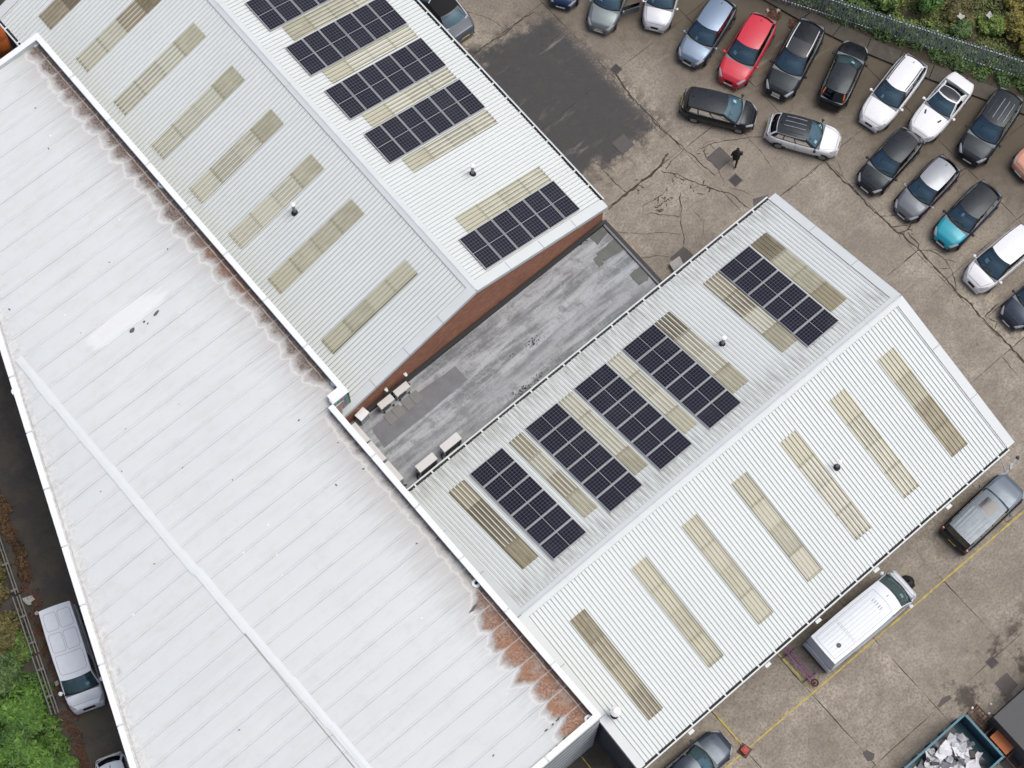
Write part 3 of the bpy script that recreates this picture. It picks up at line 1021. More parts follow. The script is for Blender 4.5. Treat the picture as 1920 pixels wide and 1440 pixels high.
# ---------------------------------------------------------------- shed beside the yard (B2)
B2_YR, B2_ZE, B2_ZR = 14.07, 6.3, 9.05
B2_HN, B2_HS = 8.62, 8.80
B2_X0, B2_X1 = 12.98, 37.68
shed2 = thing('industrial_shed', 'white ridged shed between the grey flat roof and the lower yard', 'building', ((B2_X0 + B2_X1) / 2, B2_YR, 0), worldspace=True)
rise2 = B2_ZR - B2_ZE
SN, SS = math.hypot(B2_HN, rise2), math.hypot(B2_HS, rise2)
cn, sn = B2_HN / SN, rise2 / SN
cs, ss = B2_HS / SS, rise2 / SS
sn2 = Slope((B2_X1, B2_YR + B2_HN, B2_ZE), (-1, 0, 0), (0, -cn, sn), B2_X1 - B2_X0, SN)
ss2 = Slope((B2_X0, B2_YR - B2_HS, B2_ZE), (1, 0, 0), (0, cs, ss), B2_X1 - B2_X0, SS)
roof_sheets(shed2, sn2, M_ROOF_Y, row_split=.95)
roof_sheets(shed2, ss2, M_ROOF_Y)
ya, yb = B2_YR - B2_HS + .42, B2_YR + B2_HN - .3
gz2 = lambda y: B2_ZR - rise2 * (abs(y - B2_YR) / (B2_HN if y > B2_YR else B2_HS)) - .10
for xw, xi, mt in ((B2_X0 + .06, B2_X0 + .3, M_CLAD_D), (B2_X1 - .1, B2_X1 - .34, M_CLAD)):
    m = MB()
    prof = [(ya, 0), (yb, 0), (yb, gz2(yb)), (B2_YR, gz2(B2_YR)), (ya, gz2(ya))]
    m.poly([(xw, y, z) for y, z in prof])
    m.poly([(xi, y, z) for y, z in prof])
    m.build('gable_wall', mt, shed2)
w = MB().box(((B2_X0 + B2_X1) / 2, ya + .1, (B2_ZE - .2) / 2), (B2_X1 - B2_X0 - .5, .2, B2_ZE - .2)).build('wall', M_CLAD_D, shed2)
MB().box(((B2_X0 + B2_X1) / 2, yb - .1, (B2_ZE - .2) / 2), (B2_X1 - B2_X0 - .5, .2, B2_ZE - .2)).build('wall', M_CLAD_D, shed2)
for i in range(9):
    xa, xb = B2_X0 + .05 + i * 2.8, min(B2_X1 - .1, B2_X0 + .05 + (i + 1) * 2.8 - .01)
    z = B2_ZR + .065 + .004 * (i % 2)
    sec = [(-.29, -.29 * ss / cs - .012), (-.27, -.27 * ss / cs + .006), (-.07, -.01), (0, .035), (.07, -.01), (.27, -.27 * ss / cs + .006), (.29, -.29 * ss / cs - .012)]
    MB().grid([[(xa, B2_YR + a, z + b) for a, b in sec], [(xb, B2_YR + a, z + b) for a, b in sec]], flip=True).build('ridge_cap', M_TRIM, shed2)
gutter(shed2, (B2_X1 - .42, B2_YR + B2_HN, B2_ZE), (B2_X0, B2_YR + B2_HN, B2_ZE), (0, 1, 0))
gutter(shed2, (B2_X0, B2_YR - B2_HS, B2_ZE), (B2_X1 - .42, B2_YR - B2_HS, B2_ZE), (0, -1, 0))
for y_e, h in ((B2_YR + B2_HN + .06, B2_HN), (B2_YR - B2_HS - .06, B2_HS)):
    rake(shed2, (B2_X1 + .05, y_e, B2_ZE), (B2_X1 + .05, B2_YR, B2_ZR + .02), (-1, 0, 0), .5, .26, 3)
    rake(shed2, (B2_X0 - .16, y_e, B2_ZE), (B2_X0 - .16, B2_YR, B2_ZR + .02), (1, 0, 0), .42, .36, 3)
for i in range(5):      # hopper heads below the southern gutter
    p = (site(*((1640, 1066), (1436, 1243), (1292, 1368), (1776, 948), (1530, 1160))[i], 6.0))
    m = MB().box((p.x, B2_YR - B2_HS - .30, 6.02), (.26, .14, .16), taper=1.2).cyl((p.x, B2_YR - B2_HS - .20, 5.95), (p.x, ya - .06, 5.5), .05).cyl((p.x, ya - .06, 5.5), (p.x, ya - .06, .1), .05)
    m.build('downpipe', M_TRIM, shed2)
# rooflights
RX = ((14.62, 15.58), (18.52, 19.46), (21.76, 22.69), (24.98, 25.92), (28.16, 29.16), (31.44, 32.42), (34.70, 35.70))
for k, (xa, xb) in enumerate(RX):
    rooflight(shed2, ss2, xa - B2_X0, xb - B2_X0, hv(B2_HS, B2_YR - 6.67, SS), hv(B2_HS, B2_YR - 12.42, SS), 1,
              (D, D, D, D) if k == 0 else ((D, D, G, G) if k == 6 else (G, G, G, G)))
for k, (xa, xb) in enumerate(RX):
    xb = xb - (.12 if 0 < k < 4 else 0)
    rooflight(shed2, sn2, B2_X1 - xb, B2_X1 - xa, hv(B2_HN, 21.32 - B2_YR, SN), hv(B2_HN, 15.78 - B2_YR, SN), 1,
              {0: (D, D, D, D), 1: (D, G, D, G), 4: (D, G, G, G), 5: (D, D, G, G), 6: (D, G, G, D)}.get(k, (G, G, G, G)))

# ---------------------------------------------------------------- big hall with the coated roof (A)
def xl(y):
    return 2.18 + (y - 40.25) * 0.3674


def zA(x):
    return 9.05 + (13.0 - x) * .040 if x > 2.6 else 9.466 - (2.6 - x) * .040


hall = thing('flat_roofed_hall', 'big hall with a white coated roof, rust stained along its gutter', 'building', (6, 25, 0), worldspace=True)
HT = 9.5
foot = [(xl(8.05), 8.05), (12.75, 8.05), (12.75, 27.75), (13.74, 27.75), (13.74, 52.94), (xl(52.94), 52.94)]
names = ['south wall', 'east', 'step', 'east', 'north', 'west']
wallm = MB()
n = len(foot)
for i in range(n):
    a, b = foot[i], foot[(i + 1) % n]
    MB().poly([(a[0], a[1], 0), (b[0], b[1], 0), (b[0], b[1], HT - .03), (a[0], a[1], HT - .03)]).build('wall', M_CLAD if i in (0, 2) else M_CLAD_D, hall)
# horizontal cladding boards on the south wall, ribbed panels on the step
w = [c for c in hall.children][0]
for k in range(22):
    z = 9.05 - k * .42
    sub('cladding_board', MB().box((4.0, 8.025, z), (17.4, .05, .30)), M_CLAD if k % 3 else M_TRIM, w)
M_SG, M_SM = plain('green_cladding', (0.13, 0.36, 0.20), 0.45, var=.25, scale=2), plain('mauve_cladding', (0.36, 0.21, 0.40), 0.45, var=.25, scale=2)
M_SGR = plain('silver_cladding', (0.30, 0.30, 0.33), 0.45, var=.2, scale=2)
w = [c for c in hall.children][2]
for k, mt in enumerate((M_SGR, M_SG, M_SM, M_SG)):
    sub('cladding_panel', MB().box((12.93 + k * .215, 27.73, 7.55), (.195, .05, 3.45)), mt, w)
sub('corner_trim', MB().box((13.70, 27.735, 7.5), (.07, .08, 3.9)), M_CLAD_D, w)
# roof deck and gutters, then one coated sheet for every bay
deck = MB()
ys = np.linspace(8.1, 52.9, 46)
rowsL, rowsR = [], []
for y in ys:
    xr = 12.7 if y < 27.7 else 13.7
    pts = [(x, y, zA(x) - .05) for x in np.linspace(xl(y) + .02, xr, 14)]
    rowsL.append(pts)
deck.grid(rowsL, flip=True)
deck = deck.build('roof', M_WHITE_ROOF, hall)
BAY = 1.04
k = 0
y = 8.12
while y < 52.6:
    y2 = min(y + BAY, 52.75)
    xr = 11.95 if y < 27.5 else 12.95
    lift = .008 * (k % 2) + random.uniform(0, .006)
    lo = max(xl(y2), xl(y)) + .42
    spans = []
    if lo < 2.2:
        spans = [(lo, 2.55), (2.62, xr)]
    else:
        spans = [(lo, xr)]
    for xa, xb in spans:
        west = xa == lo
        m = MB()
        e = .003
        top = []
        for yy, dz in ((y + e, -.02), (y + e, 0), (y + e + .03, .013), (y + e + .09, .013), (y + e + .13, 0), ((y + y2) / 2, .006), (y2 - e - .05, 0), (y2 - e, -.004), (y2 - e, -.03)):
            top.append([(x, yy, zA(x) + lift + dz) for x in np.linspace(xl(yy) + .40 if west else xa, xb, 9)])
        m.grid(top, flip=True)
        # rounded nose at the gutter
        sub('roof_sheet', m, M_WHITE_ROOF, deck)
    y = y2
    k += 1
# taped ridge
y = 8.2
k = 0
while y < 41.2:
    y2 = min(y + random.uniform(.9, 2.6), 41.2)
    dx = random.uniform(-.025, .025)
    wd = random.uniform(.20, .24)
    ctr = float(np.interp(y, [8, 13, 26.5, 36.5, 41], [3.15, 3.02, 2.68, 2.58, 2.6]))
    m = MB()
    m.grid([[(ctr + dx - wd, yy, zA(ctr - wd) + .045), (ctr + dx, yy, zA(2.6) + .052), (ctr + dx + wd, yy, zA(ctr + wd) + .045)] for yy in (y, (y + y2) / 2, y2 + .02)], flip=True)
    if ctr > xl(y2) + .12:
        sub('sealing_strip', m, M_STRIP, deck)
    y = y2
    k += 1


def parapet(a, b, inward, piece, h0=8.9):
    a, b, inw = Vector((*a, 0)), Vector((*b, 0)), Vector((*inward, 0))
    L = (b - a).length
    m = MB()
    m.prism([tuple((a + inw * .012)[:2]), tuple((b + inw * .012)[:2]), tuple((b + inw * .24)[:2]), tuple((a + inw * .24)[:2])], h0, HT - .03)
    p = m.build('parapet', M_TRIM, hall)
    n = max(1, round(L / piece))
    for i in range(n):
        c, d = a.lerp(b, i / n + .004 / n), a.lerp(b, (i + 1) / n - .012 / n)
        o_ = -.03
        z = HT + .003 * (i % 2)
        q = MB().prism([tuple((c + inw * o_)[:2]), tuple((d + inw * o_)[:2]), tuple((d + inw * .27)[:2]), tuple((c + inw * .27)[:2])], z - .045, z)
        sub('coping', q, M_CAP, p)
        if 0 < i:
            q = MB().prism([tuple((c + inw * (o_ - .004))[:2]), tuple((c + (d - c).normalized() * .05 + inw * (o_ - .004))[:2]), tuple((c + (d - c).normalized() * .05 + inw * .274)[:2]), tuple((c + inw * .274)[:2])], z - .03, z + .006)
            sub('joint_cover', q, M_TRIM, p)


lv = Vector((0.3674, 1)).normalized()
parapet((13.74, 53.0), (13.74, 27.75), (-1, 0), 3.2)
parapet((13.74, 27.75), (12.75, 27.75), (0, 1), 5)
parapet((12.75, 27.75), (12.75, 8.05), (-1, 0), 3.3)
parapet((12.75, 8.05), (xl(8.05), 8.05), (0, 1), 3.0)
parapet((xl(8.05), 8.05), (xl(52.94), 52.94), (lv.y, -lv.x), 3.0)
parapet((xl(52.94), 52.94), (13.74, 52.94), (0, -1), 3.0)
# wide cap on the step block and rainwater outlets
MB().box((13.28, 28.02, HT + .02), (.95, .42, .06)).build('corner_cap', M_CAP, hall)
for px, py in ((628, 717), (303, 345), (65, 81), (1104, 1349), (33, 738), (893, 1094)):
    p = site(px, py, 9.02)
    o = MB().cyl((p.x, p.y, 8.95), (p.x, p.y, zA(p.x) + .035), .23, .21, 20).build('rainwater_outlet', M_CAP, hall)
    sub('outlet_hole', MB().cyl((p.x, p.y, zA(p.x)), (p.x, p.y, zA(p.x) + .042), .085, .085, 16), M_DARK, o)
# silt lines where the gutter lining is lapped
M_SILT = plain('pale_silt', (0.50, 0.42, 0.36), 0.9, var=.35, scale=5)
for xg, ya_, yb_ in ((13.28, 29.0, 52.2), (12.30, 8.6, 17.2)):
    m = MB()
    ribbon(m, [Vector((xg, ya_, 0)), Vector((xg - .02, (ya_ + yb_) / 2, 0)), Vector((xg, yb_, 0))], .055, 0, .012)
    m.v = [(a, b, zA(a) + .012) for a, b, c in m.v]
    o = m.build('silt_line', M_SILT, hall)
# loose flakes of old coating and litter on the roof
M_FLAKE = plain('grey_flake', (0.11, 0.115, 0.125), 0.8, var=.3, scale=6)
for px, py, l, wv, a, nm in ((248, 619, .34, .2, .1, 'largest dark flake of loose coating on the white hall roof'), (270, 603, .16, .1, .3, 'smallest of three dark flakes on the white hall roof'), (293, 586, .42, .16, .2, 'long dark flake beside the bright repair on the hall roof'), (888, 1139, .62, .16, .15, 'dark strip of torn felt lying at the rusty gutter')):
    p = site(px, py, 9.3)
    z = zA(p.x) + .03
    pts = [(p.x + math.cos(t) * l / 2 * random.uniform(.75, 1.1) * math.cos(a) - math.sin(t) * wv / 2 * math.sin(a), p.y + math.sin(t) * wv / 2 * random.uniform(.7, 1.15) * math.cos(a) + math.cos(t) * l / 2 * math.sin(a)) for t in np.linspace(0, 2 * math.pi, 11)[:-1]]
    tag(MB().prism(pts, z, z + .02).build('coating_flake', M_FLAKE), nm, 'debris', 'flakes on the hall roof')
m = MB()
for i in range(34):
    x_, y_ = random.uniform(-4, 12), random.uniform(9, 52)
    if x_ < xl(y_) + .6:
        continue
    s_ = random.uniform(.02, .06)
    z = zA(x_) + .026
    a = random.uniform(0, 3)
    m.poly([(x_ + s_ * math.cos(a + q) * (1.6 if q in (0, 3.14) else .8), y_ + s_ * math.sin(a + q) * (1.6 if q in (0, 3.14) else .8), z) for q in (0, 1.57, 3.14, 4.71)])
o = m.build('roof_litter', M_FLAKE)
tag(o, 'scattered dark specks and twigs on the white hall roof', 'litter', kind='stuff')
M_SOOT = plain('moss_streak', (0.09, 0.095, 0.095), 0.9, var=.3, scale=6)
for pl in ([(1021, 1372), (1028, 1367)], [(1034, 1361), (1038, 1357)], [(1042, 1353), (1050, 1345)], [(1055, 1388), (1061, 1382)], [(1042, 1401), (1047, 1397)], [(1030, 1412), (1035, 1407)]):
    m = MB()
    ribbon(m, [site(*p, 9.1) for p in pl], .10, 0, .01)
    m.v = [(a, b, zA(a) + .034) for a, b, c in m.v]
    sub('moss_streak', m, M_SOOT, deck)

# ---------------------------------------------------------------- grey flat link roof
LZ = 5.6
lroot = thing('link_building', 'low grey felt roofed building between the two white sheds', 'building', (22, 25, 0), worldspace=True)
MB().box((21.5, 25.2, (LZ - .03) / 2), (17.4, 4.5, LZ - .03)).build('wall', M_CLAD_D, lroot)
y = 23.0
k = 0
strip_n = 0
for wd in (.62, .95, .9, .55, .98, .5):
    x = 12.8
    while x < 29.7:
        ln = random.choice((4.5, 6.0, 8.0, 17.0)) if k % 2 else random.choice((7.0, 17.0))
        x2 = min(x + ln, 29.9)
        pts = ragged(x - .03, x2 + .03, y - .03, y + wd + .02, .02, .7)
        strip_n = strip_n + 1
        MB().prism(pts, LZ - .04 - .001 * strip_n, LZ + .0012 * strip_n).build('felt_strip', M_FELT, lroot)
        x = x2
    y += wd
    k += 1
for pts, mt in (([(853, 687), (878, 712), (800, 776), (722, 840), (697, 803), (775, 743)], M_FELT_DARK), ([(1118, 476), (1151, 449), (1170, 467), (1132, 492)], M_FELT_GREEN),
                ([(1180, 515), (1202, 498), (1218, 510), (1215, 525), (1198, 535)], M_FELT_GREEN), ([(1100, 440), (1125, 420), (1140, 436), (1120, 460)], M_FELT_GREEN),
                ([(1133, 494), (1120, 480), (1112, 487), (1124, 502)], M_FELT_GREEN)):
    P = [site(*p, LZ) for p in pts][::-1]
    q = []
    for a, b in zip(P, P[1:] + P[:1]):
        for i in range(4):
            c = a.lerp(b, i / 4)
            q.append((c.x + random.uniform(-.03, .03), c.y + random.uniform(-.03, .03)))
    if sum(q[i][0] * q[(i + 1) % len(q)][1] - q[(i + 1) % len(q)][0] * q[i][1] for i in range(len(q))) < 0:
        q = q[::-1]
    MB().prism(q, LZ - .01, LZ + .032 + .002 * len(lroot.children) % .006).build('felt_patch', mt, lroot)
MB().box((21.9, 27.40, LZ + .14), (16.4, .20, .32)).build('upstand', M_BLACK, lroot)
MB().box((30.02, 25.2, LZ + .06), (.12, 4.55, .16)).build('roof_edge', M_FELT_DARK, lroot)
MB().box((30.20, 25.2, LZ + .02), (.16, 4.6, .12)).build('gutter', M_BLACK, lroot)
# moss clumps and leaves that have gathered on the felt
m = MB()
for cx, cy, rr, nn in ((1000, 643, .4, 30), (978, 732, .5, 40), (1010, 705, .4, 20), (960, 665, .15, 5), (1095, 455, .3, 14)):
    c = site(cx, cy, LZ)
    for i in range(nn):
        x_, y_ = c.x + random.gauss(0, rr * .55), c.y + random.gauss(0, rr * .22)
        s_ = random.uniform(.02, .055)
        m.box((x_, y_, LZ + .02), (s_ * 1.6, s_, .03), random.uniform(0, 3))
o = m.build('moss_clump', M_SOOT)
tag(o, 'dark moss and leaf clumps on the grey felt roof', 'moss', kind='stuff')

# ================================================================== THINGS ON THE ROOFS
PANEL_L, PANEL_W = 2.09, 1.045
pf = MB()
for yy in (-PANEL_L / 2 + .018, PANEL_L / 2 - .018):
    pf.box((0, yy, 0), (PANEL_W, .030, .04))
for xx in (-PANEL_W / 2 + .018, PANEL_W / 2 - .018):
    pf.box((xx, 0, 0), (.030, PANEL_L - .060, .04))
pf.box((0, 0, 0), (PANEL_W - .06, .020, .038))
ME_FRAME = pf.mesh('frame', M_FRAME)
ME_PLATE = MB().box((0, 0, .002), (PANEL_W - .062, PANEL_L / 2 - .042, .03)).mesh('cell_plate', M_CELL)
ME_RAIL = MB().box((0, 0, -.05), (PANEL_W + .05, .04, .05)).mesh('mounting_rail', M_FRAME)


def array(sl, u_mid, v0, v1, where, n=6):
    pitch = (v1 - v0) / n
    for i in range(n):
        v = v0 + pitch * (i + .5)
        mt = sl.at(u_mid, v, .135) @ Matrix.Rotation(random.gauss(0, .006), 4, 'X') @ Matrix.Rotation(random.gauss(0, .006), 4, 'Y') @ Matrix(((0, -1, 0, 0), (1, 0, 0, 0), (0, 0, 1, 0), (0, 0, 0, 1)))
        j = n - 1 - i
        pl = ORD[j]
        e = bpy.data.objects.new('solar_panel', None)
        COL.objects.link(e)
        e.empty_display_size = .2
        e.matrix_basis = mt
        tag(e, '%s solar panel from the ridge, %s' % (pl, where), 'solar panel', 'solar panels on the shed roofs')
        for nm, me, off in (('frame', ME_FRAME, 0), ('cell_plate', ME_PLATE, -PANEL_L / 4 + .003), ('cell_plate', ME_PLATE, PANEL_L / 4 - .003), ('mounting_rail', ME_RAIL, -.6), ('mounting_rail', ME_RAIL, .6)):
            o = bpy.data.objects.new(nm, me)
            COL.objects.link(o)
            o.parent = e
            o.location = (0, off, 0)


va, vb = hv(B1_H, 28.9 - B1_XR, S1), hv(B1_H, 22.66 - B1_XR, S1)
for ym, wh in ((29.08, 'array nearest the brick gable'), (36.48, 'second array from the brick gable'), (39.60, 'third array from the brick gable'),
               (42.76, 'fourth array from the brick gable'), (46.06, 'array cut by the top of the picture')):
    array(sr1, ym - B1_Y0, va, vb, wh)
va, vb = hv(B2_HN, 21.34 - B2_YR, SN), hv(B2_HN, 15.04 - B2_YR, SN)
for xm, wh in ((33.50, 'lower shed array nearest the car park'), (27.00, 'second lower shed array from the car park'), (23.80, 'middle of the lower shed arrays'),
               (20.60, 'lower shed array second from the white hall'), (17.02, 'lower shed array nearest the white hall')):
    array(sn2, B2_X1 - xm, va, vb, wh)

M_PIPE = plain('flue_grey', (0.24, 0.26, 0.27), 0.5, var=.1)
M_FLUECAP = plain('flue_cap', (0.86, 0.87, 0.87), 0.4, var=.04)


def flue(p, label, h=.95):
    t = thing('flue_pipe', label, 'flue', tuple(p), group='flues on the shed roofs')
    MB().cyl((0, 0, -.12), (0, 0, .09), .20, .13, 16).build('collar', M_BLACK, t, smooth=True)
    MB().cyl((0, 0, -.1), (0, 0, h), .082, None, 16).build('pipe', M_PIPE, t, smooth=True)
    MB().cyl((0, 0, h), (0, 0, h + .05), .125, .12, 16).cyl((0, 0, h + .05), (0, 0, h + .09), .12, .03, 16).build('cap', M_FLUECAP, t)


def on(sl_fn, x, y):
    return Vector((x, y, sl_fn))


flue((17.66, 36.85, B1_ZR - rise * (B1_XR - 17.66) / B1_H + .05), 'thin grey flue with white cap on the shed slope facing the white hall')
flue((25.79, 32.74, B1_ZR - rise * (25.79 - B1_XR) / B1_H + .05), 'thin grey flue between two solar arrays near the brick gable')
flue((29.69, 18.16, B2_ZR - rise2 * (18.16 - B2_YR) / B2_HN + .05), 'thin grey flue beside solar panels on the lower shed', .85)
flue((29.68, 9.86, B2_ZR - rise2 * (B2_YR - 9.86) / B2_HS + .05), 'thin grey flue between rooflights on the slope above the parked van', .85)
p = site(1152, 1341, 7.0)
t = thing('roof_ventilator', 'white mushroom roof vent near the low corner of the lower shed', 'roof vent', (p.x, p.y, B2_ZR - rise2 * (B2_YR - p.y) / B2_HS + .04))
MB().cyl((0, 0, -.15), (0, 0, .12), .21, .19, 20).build('collar', M_BLACK, t, smooth=True)
MB().cyl((0, 0, 0), (0, 0, .95), .12, None, 16).build('pipe', M_PIPE, t, smooth=True)
MB().cyl((0, 0, .88), (0, 0, .98), .20, .26, 20).cyl((0, 0, .98), (0, 0, 1.1), .26, .1, 20).build('cowl', M_FLUECAP, t)

# air conditioning condensers on the link roof
M_AC = plain('condenser_casing', (0.60, 0.605, 0.59), 0.5, var=.12, scale=4)
M_ACD = plain('condenser_coil', (0.10, 0.10, 0.10), 0.6, var=.3, scale=30)
M_PAVE = plain('paving_slab', (0.215, 0.215, 0.21), 0.9, var=.2, scale=4)


def condenser(x, y, rz, label, l=.95, d=.36, h=.72, slabs_=0):
    t = thing('air_conditioner', label, 'condenser', (x, y, LZ + .01), rz, 'condensers on the felt roof')
    z0 = .16
    MB().box((0, 0, z0 + h / 2), (l, d, h)).build('casing', M_AC, t)
    MB().box((0, 0, z0 + h + .012), (l + .03, d + .03, .024)).box((0, .07, z0 + h + .028), (l * .9, .02, .012)).box((0, -.05, z0 + h + .028), (l * .9, .02, .012)).build('lid', M_AC, t)
    g = MB().cyl((-.12, -d / 2 - .001, z0 + h / 2), (-.12, -d / 2 - .03, z0 + h / 2), .28, .27, 20)
    go = g.build('fan_grille', M_ACD, t)
    MB().box((0, d / 2 + .006, z0 + h / 2), (l * .92, .012, h * .86)).build('coil', M_ACD, t)
    for s in (-1, 1):
        MB().box((s * l * .36, 0, .08), (.07, d + .16, .14)).build('foot', M_BLACK, t)
    MB().cyl((l / 2, .05, z0 + .2), (l / 2 + .14, .05, z0 + .12), .03).cyl((l / 2 + .14, .05, z0 + .12), (l / 2 + .16, .22, .03), .03).build('pipe', M_BLACK, t)
    return t


condenser(15.28, 27.02, 0, 'condenser by the brick gable, the one nearer the white hall', .82, .34, .62)
condenser(16.30, 27.02, 0, 'condenser by the brick gable, the one farther from the white hall', .82, .34, .62)
for y_, nm in ((26.55, 'nearest the brick gable'), (25.28, 'in the middle'), (23.96, 'nearest the lower shed')):
    condenser(13.22, y_, R(-90), 'condenser %s of the row against the white hall wall' % nm, 1.15, .38, .78)
condenser(16.36, 23.28, R(180), 'condenser at the lower shed gutter, the one farther from the white hall', 1.08, .40, .78)
condenser(14.78, 23.26, R(180), 'condenser at the lower shed gutter, the one nearer the white hall', 1.08, .40, .78)
for i, (x_, y_, w_, nm) in enumerate(((15.05, 26.42, .5, 'left slab under the nearer condenser by the brick gable'), (15.55, 26.42, .5, 'right slab under the nearer condenser by the brick gable'),
                                      (16.2, 26.42, .5, 'left slab under the farther condenser by the brick gable'), (16.7, 26.42, .5, 'right slab under the farther condenser by the brick gable'))):
    o = MB().box((x_, y_, LZ + .045), (w_ - .02, .62, .05), 0).build('paving_slab', M_PAVE)
    tag(o, 'square grey paving slab, ' + nm, 'paving slab', 'paving slabs on the felt roof')
t = thing('duct_box', 'white metal duct box at the corner of the white hall', 'duct', (13.95, 27.25, LZ), R(8))
MB().box((0, 0, .45), (.55, .40, .9)).build('casing', M_CLAD, t)
MB().box((0, 0, .925), (.60, .45, .05)).build('lid', M_CAP, t)

# ================================================================== VEHICLES
TYPES = {
    #          xwb   xwt   xrt    xrb   belt hood  hwb  hwr  nose
    'hatch': (.25, .06, -.365, -.46, .93, .80, .90, .70, .55),
    'suv': (.25, .07, -.37, -.465, 1.03, .93, .90, .71, .62),
    'estate': (.215, .035, -.40, -.47, .92, .80, .90, .69, .55),
    'coupe': (.13, -.04, -.20, -.33, .84, .74, .89, .70, .50),
    'saloon': (.215, .045, -.22, -.36, .90, .80, .88, .66, .54),
    'mpv': (.31, .10, -.41, -.475, 1.00, .88, .91, .72, .55),
    'boxy': (.205, .135, -.455, -.478, 1.10, 1.02, .86, .74, .70),
    'van': (.355, .235, -.478, -.493, 1.22, 1.02, .95, .80, .62),
    'bigvan': (.415, .262, -.484, -.495, 1.34, 1.10, .96, .84, .70),
}


def interp(x, tab):
    xs_ = [p[0] for p in tab]
    return float(np.interp(x, xs_, [p[1] for p in tab]))


def make_car(name, label, cat, pos, head, L, W, H, T, paint, roofpaint=None, group='vehicles parked in the yard', clad=False, fin=True,
             rails=None, sunroof=None, paper=None, ribs=0, tails='low', glassroof=False, softtop=False, wells=False, vents=False,
             hoodpaint=None, side_glass=None, plate=True, wheel_r=None, chrome_nose=False, rearglass=None, door_open=False, panels=None):
    xwb, xwt, xrt, xrb, belt, hood, hwb, hwr, nose = TYPES[T]
    xwb, xwt, xrt, xrb = (v * L for v in (xwb, xwt, xrt, xrb))
    roofpaint = roofpaint or paint
    t = thing(name, label, cat, (pos[0], pos[1], 0.0), R(head), group)
    hw = W / 2
    zb = .22
    van = T in ('van', 'bigvan', 'boxy')

    def plan(x):
        u = abs(2 * x / L)
        if x > 0:
            return hw * (1 - .03 * u ** 2 - (.40 if not van else .20) * u ** (6.5 if not van else 10))
        return hw * (1 - .03 * u ** 2 - (.34 if not van else .05) * u ** (6.5 if not van else 16))

    back = belt if T not in ('coupe', 'saloon') else belt + .02
    tab = [(-.5 * L, .50), (-.494 * L, .66), (-.482 * L, back - .12), (-.462 * L, back), (xrb, back + .01), (xwb, belt), (xwb + .04 * L, belt - .015),
           (.5 * (xwb + .43 * L), (belt + hood) / 2 + .03), (.43 * L, hood), (.465 * L, hood - .07), (.485 * L, hood - .17), (.495 * L, nose), (.5 * L, nose - .10)]
    tab.sort()
    zd = lambda x: interp(x, tab)
    crown = lambda x: .045 * (1 - min(1, abs(2 * x / L)) ** 6)

    def top(x, f, lift=0.0):
        """a point of the bonnet or boot surface: f = fraction of the half width"""
        w_ = plan(x)
        a = abs(f)
        z = zd(x) + crown(x) * (1 - (min(a, .9) / .9) ** 2)
        if a > .9:
            z -= (a - .9) / .08 * .07
        return (x, f * w_, z + lift)

    st = sorted(set([round(v, 4) for v in list(-.5 * L + L * (1 - np.cos(np.linspace(0, math.pi, 30))) / 2) + [xwb, xrb, xwb - .001, xrb + .001, .43 * L, .485 * L, -.462 * L]]))
    F = [.9, .72, .5, .25, 0.0]
    m = MB()
    rows, mids = [], None
    for x in st:
        w_ = plan(x)
        z_ = zd(x)
        endk = max(0, (abs(2 * x / L) - .93) / .07)
        b = zb + .16 * endk
        half = [(.86, b), (.965, b + .09), (1.0, b + .38 * (z_ - b)), (.995, b + .70 * (z_ - b)), (.965, z_ - .085 * min(1, (z_ - b) / .4))]
        pts = [(x, f * w_, z) for f, z in half] + [top(x, f) for f in F]
        full = pts + [(p[0], -p[1], p[2]) for p in pts[-2::-1]]
        rows.append(full)
    k0 = len(m.v)
    nc = len(rows[0])
    for r in rows:
        m.v += r
    for i in range(len(rows) - 1):
        xm = (st[i] + st[i + 1]) / 2
        for j in range(nc - 1):
            f_in = 5 <= j <= nc - 7
            mi = 0
            if j in (0, nc - 2) or (clad and j in (1, nc - 3)):
                mi = 1
            elif f_in and xrb + .02 < xm < xwb - .02:
                mi = 2
            elif f_in and xm > xwb and hoodpaint is not None:
                mi = 3
            elif abs(xm) > .487 * L and j in (1, nc - 3):
                mi = 1
            m.f.append((k0 + i * nc + j, k0 + i * nc + j + 1, k0 + (i + 1) * nc + j + 1, k0 + (i + 1) * nc + j)[::-1])
            m.m.append(mi)
    for r, fl in ((0, False), (len(rows) - 1, True)):
        idx = [k0 + r * nc + j for j in range(nc)]
        m.f.append(tuple(idx if not fl else idx[::-1]))
        m.m.append(0)
    # greenhouse -----------------------------------------------------
    zr = H
    zrear = H - (.05 if not van else .01)

    def roofz(x, a):
        u = (x - xrt) / max(.01, xwt - xrt)
        lon = zrear + (zr - zrear) * min(1, max(0, u)) + .035 * math.sin(math.pi * min(1, max(0, u)))
        return lon - (.055 if not van else .035) * a * a

    hb_f, hb_r = hwb * plan(xwb * .8), hwb * plan(max(xrb, -.40 * L))
    ht_f, ht_r = hwr * hw * (1.0 if not van else 1.03), hwr * hw * (.96 if not van else 1.04)
    cf_b, cf_t = (.10 * L, .035 * L) if not van else (.05 * L, .02 * L)
    cr_b, cr_t = (.035 * L, .02 * L) if not van else (.006 * L, .004 * L)
    if T == 'boxy':
        cf_b, cf_t = .03 * L, .015 * L
    bz = belt + .005

    def ws(a, b):
        """windscreen surface: a across (-1..1), b up (0..1)"""
        h = hb_f + (ht_f - hb_f) * b
        xb_ = xwb - cf_b * .55 * a * a
        xt_ = xwt - cf_t * a * a
        x = xb_ + (xt_ - xb_) * b
        zz = bz + (roofz(xwt, a) - bz) * (b + .10 * math.sin(math.pi * b) * (0 if van else .6))
        return (x, a * h, zz)

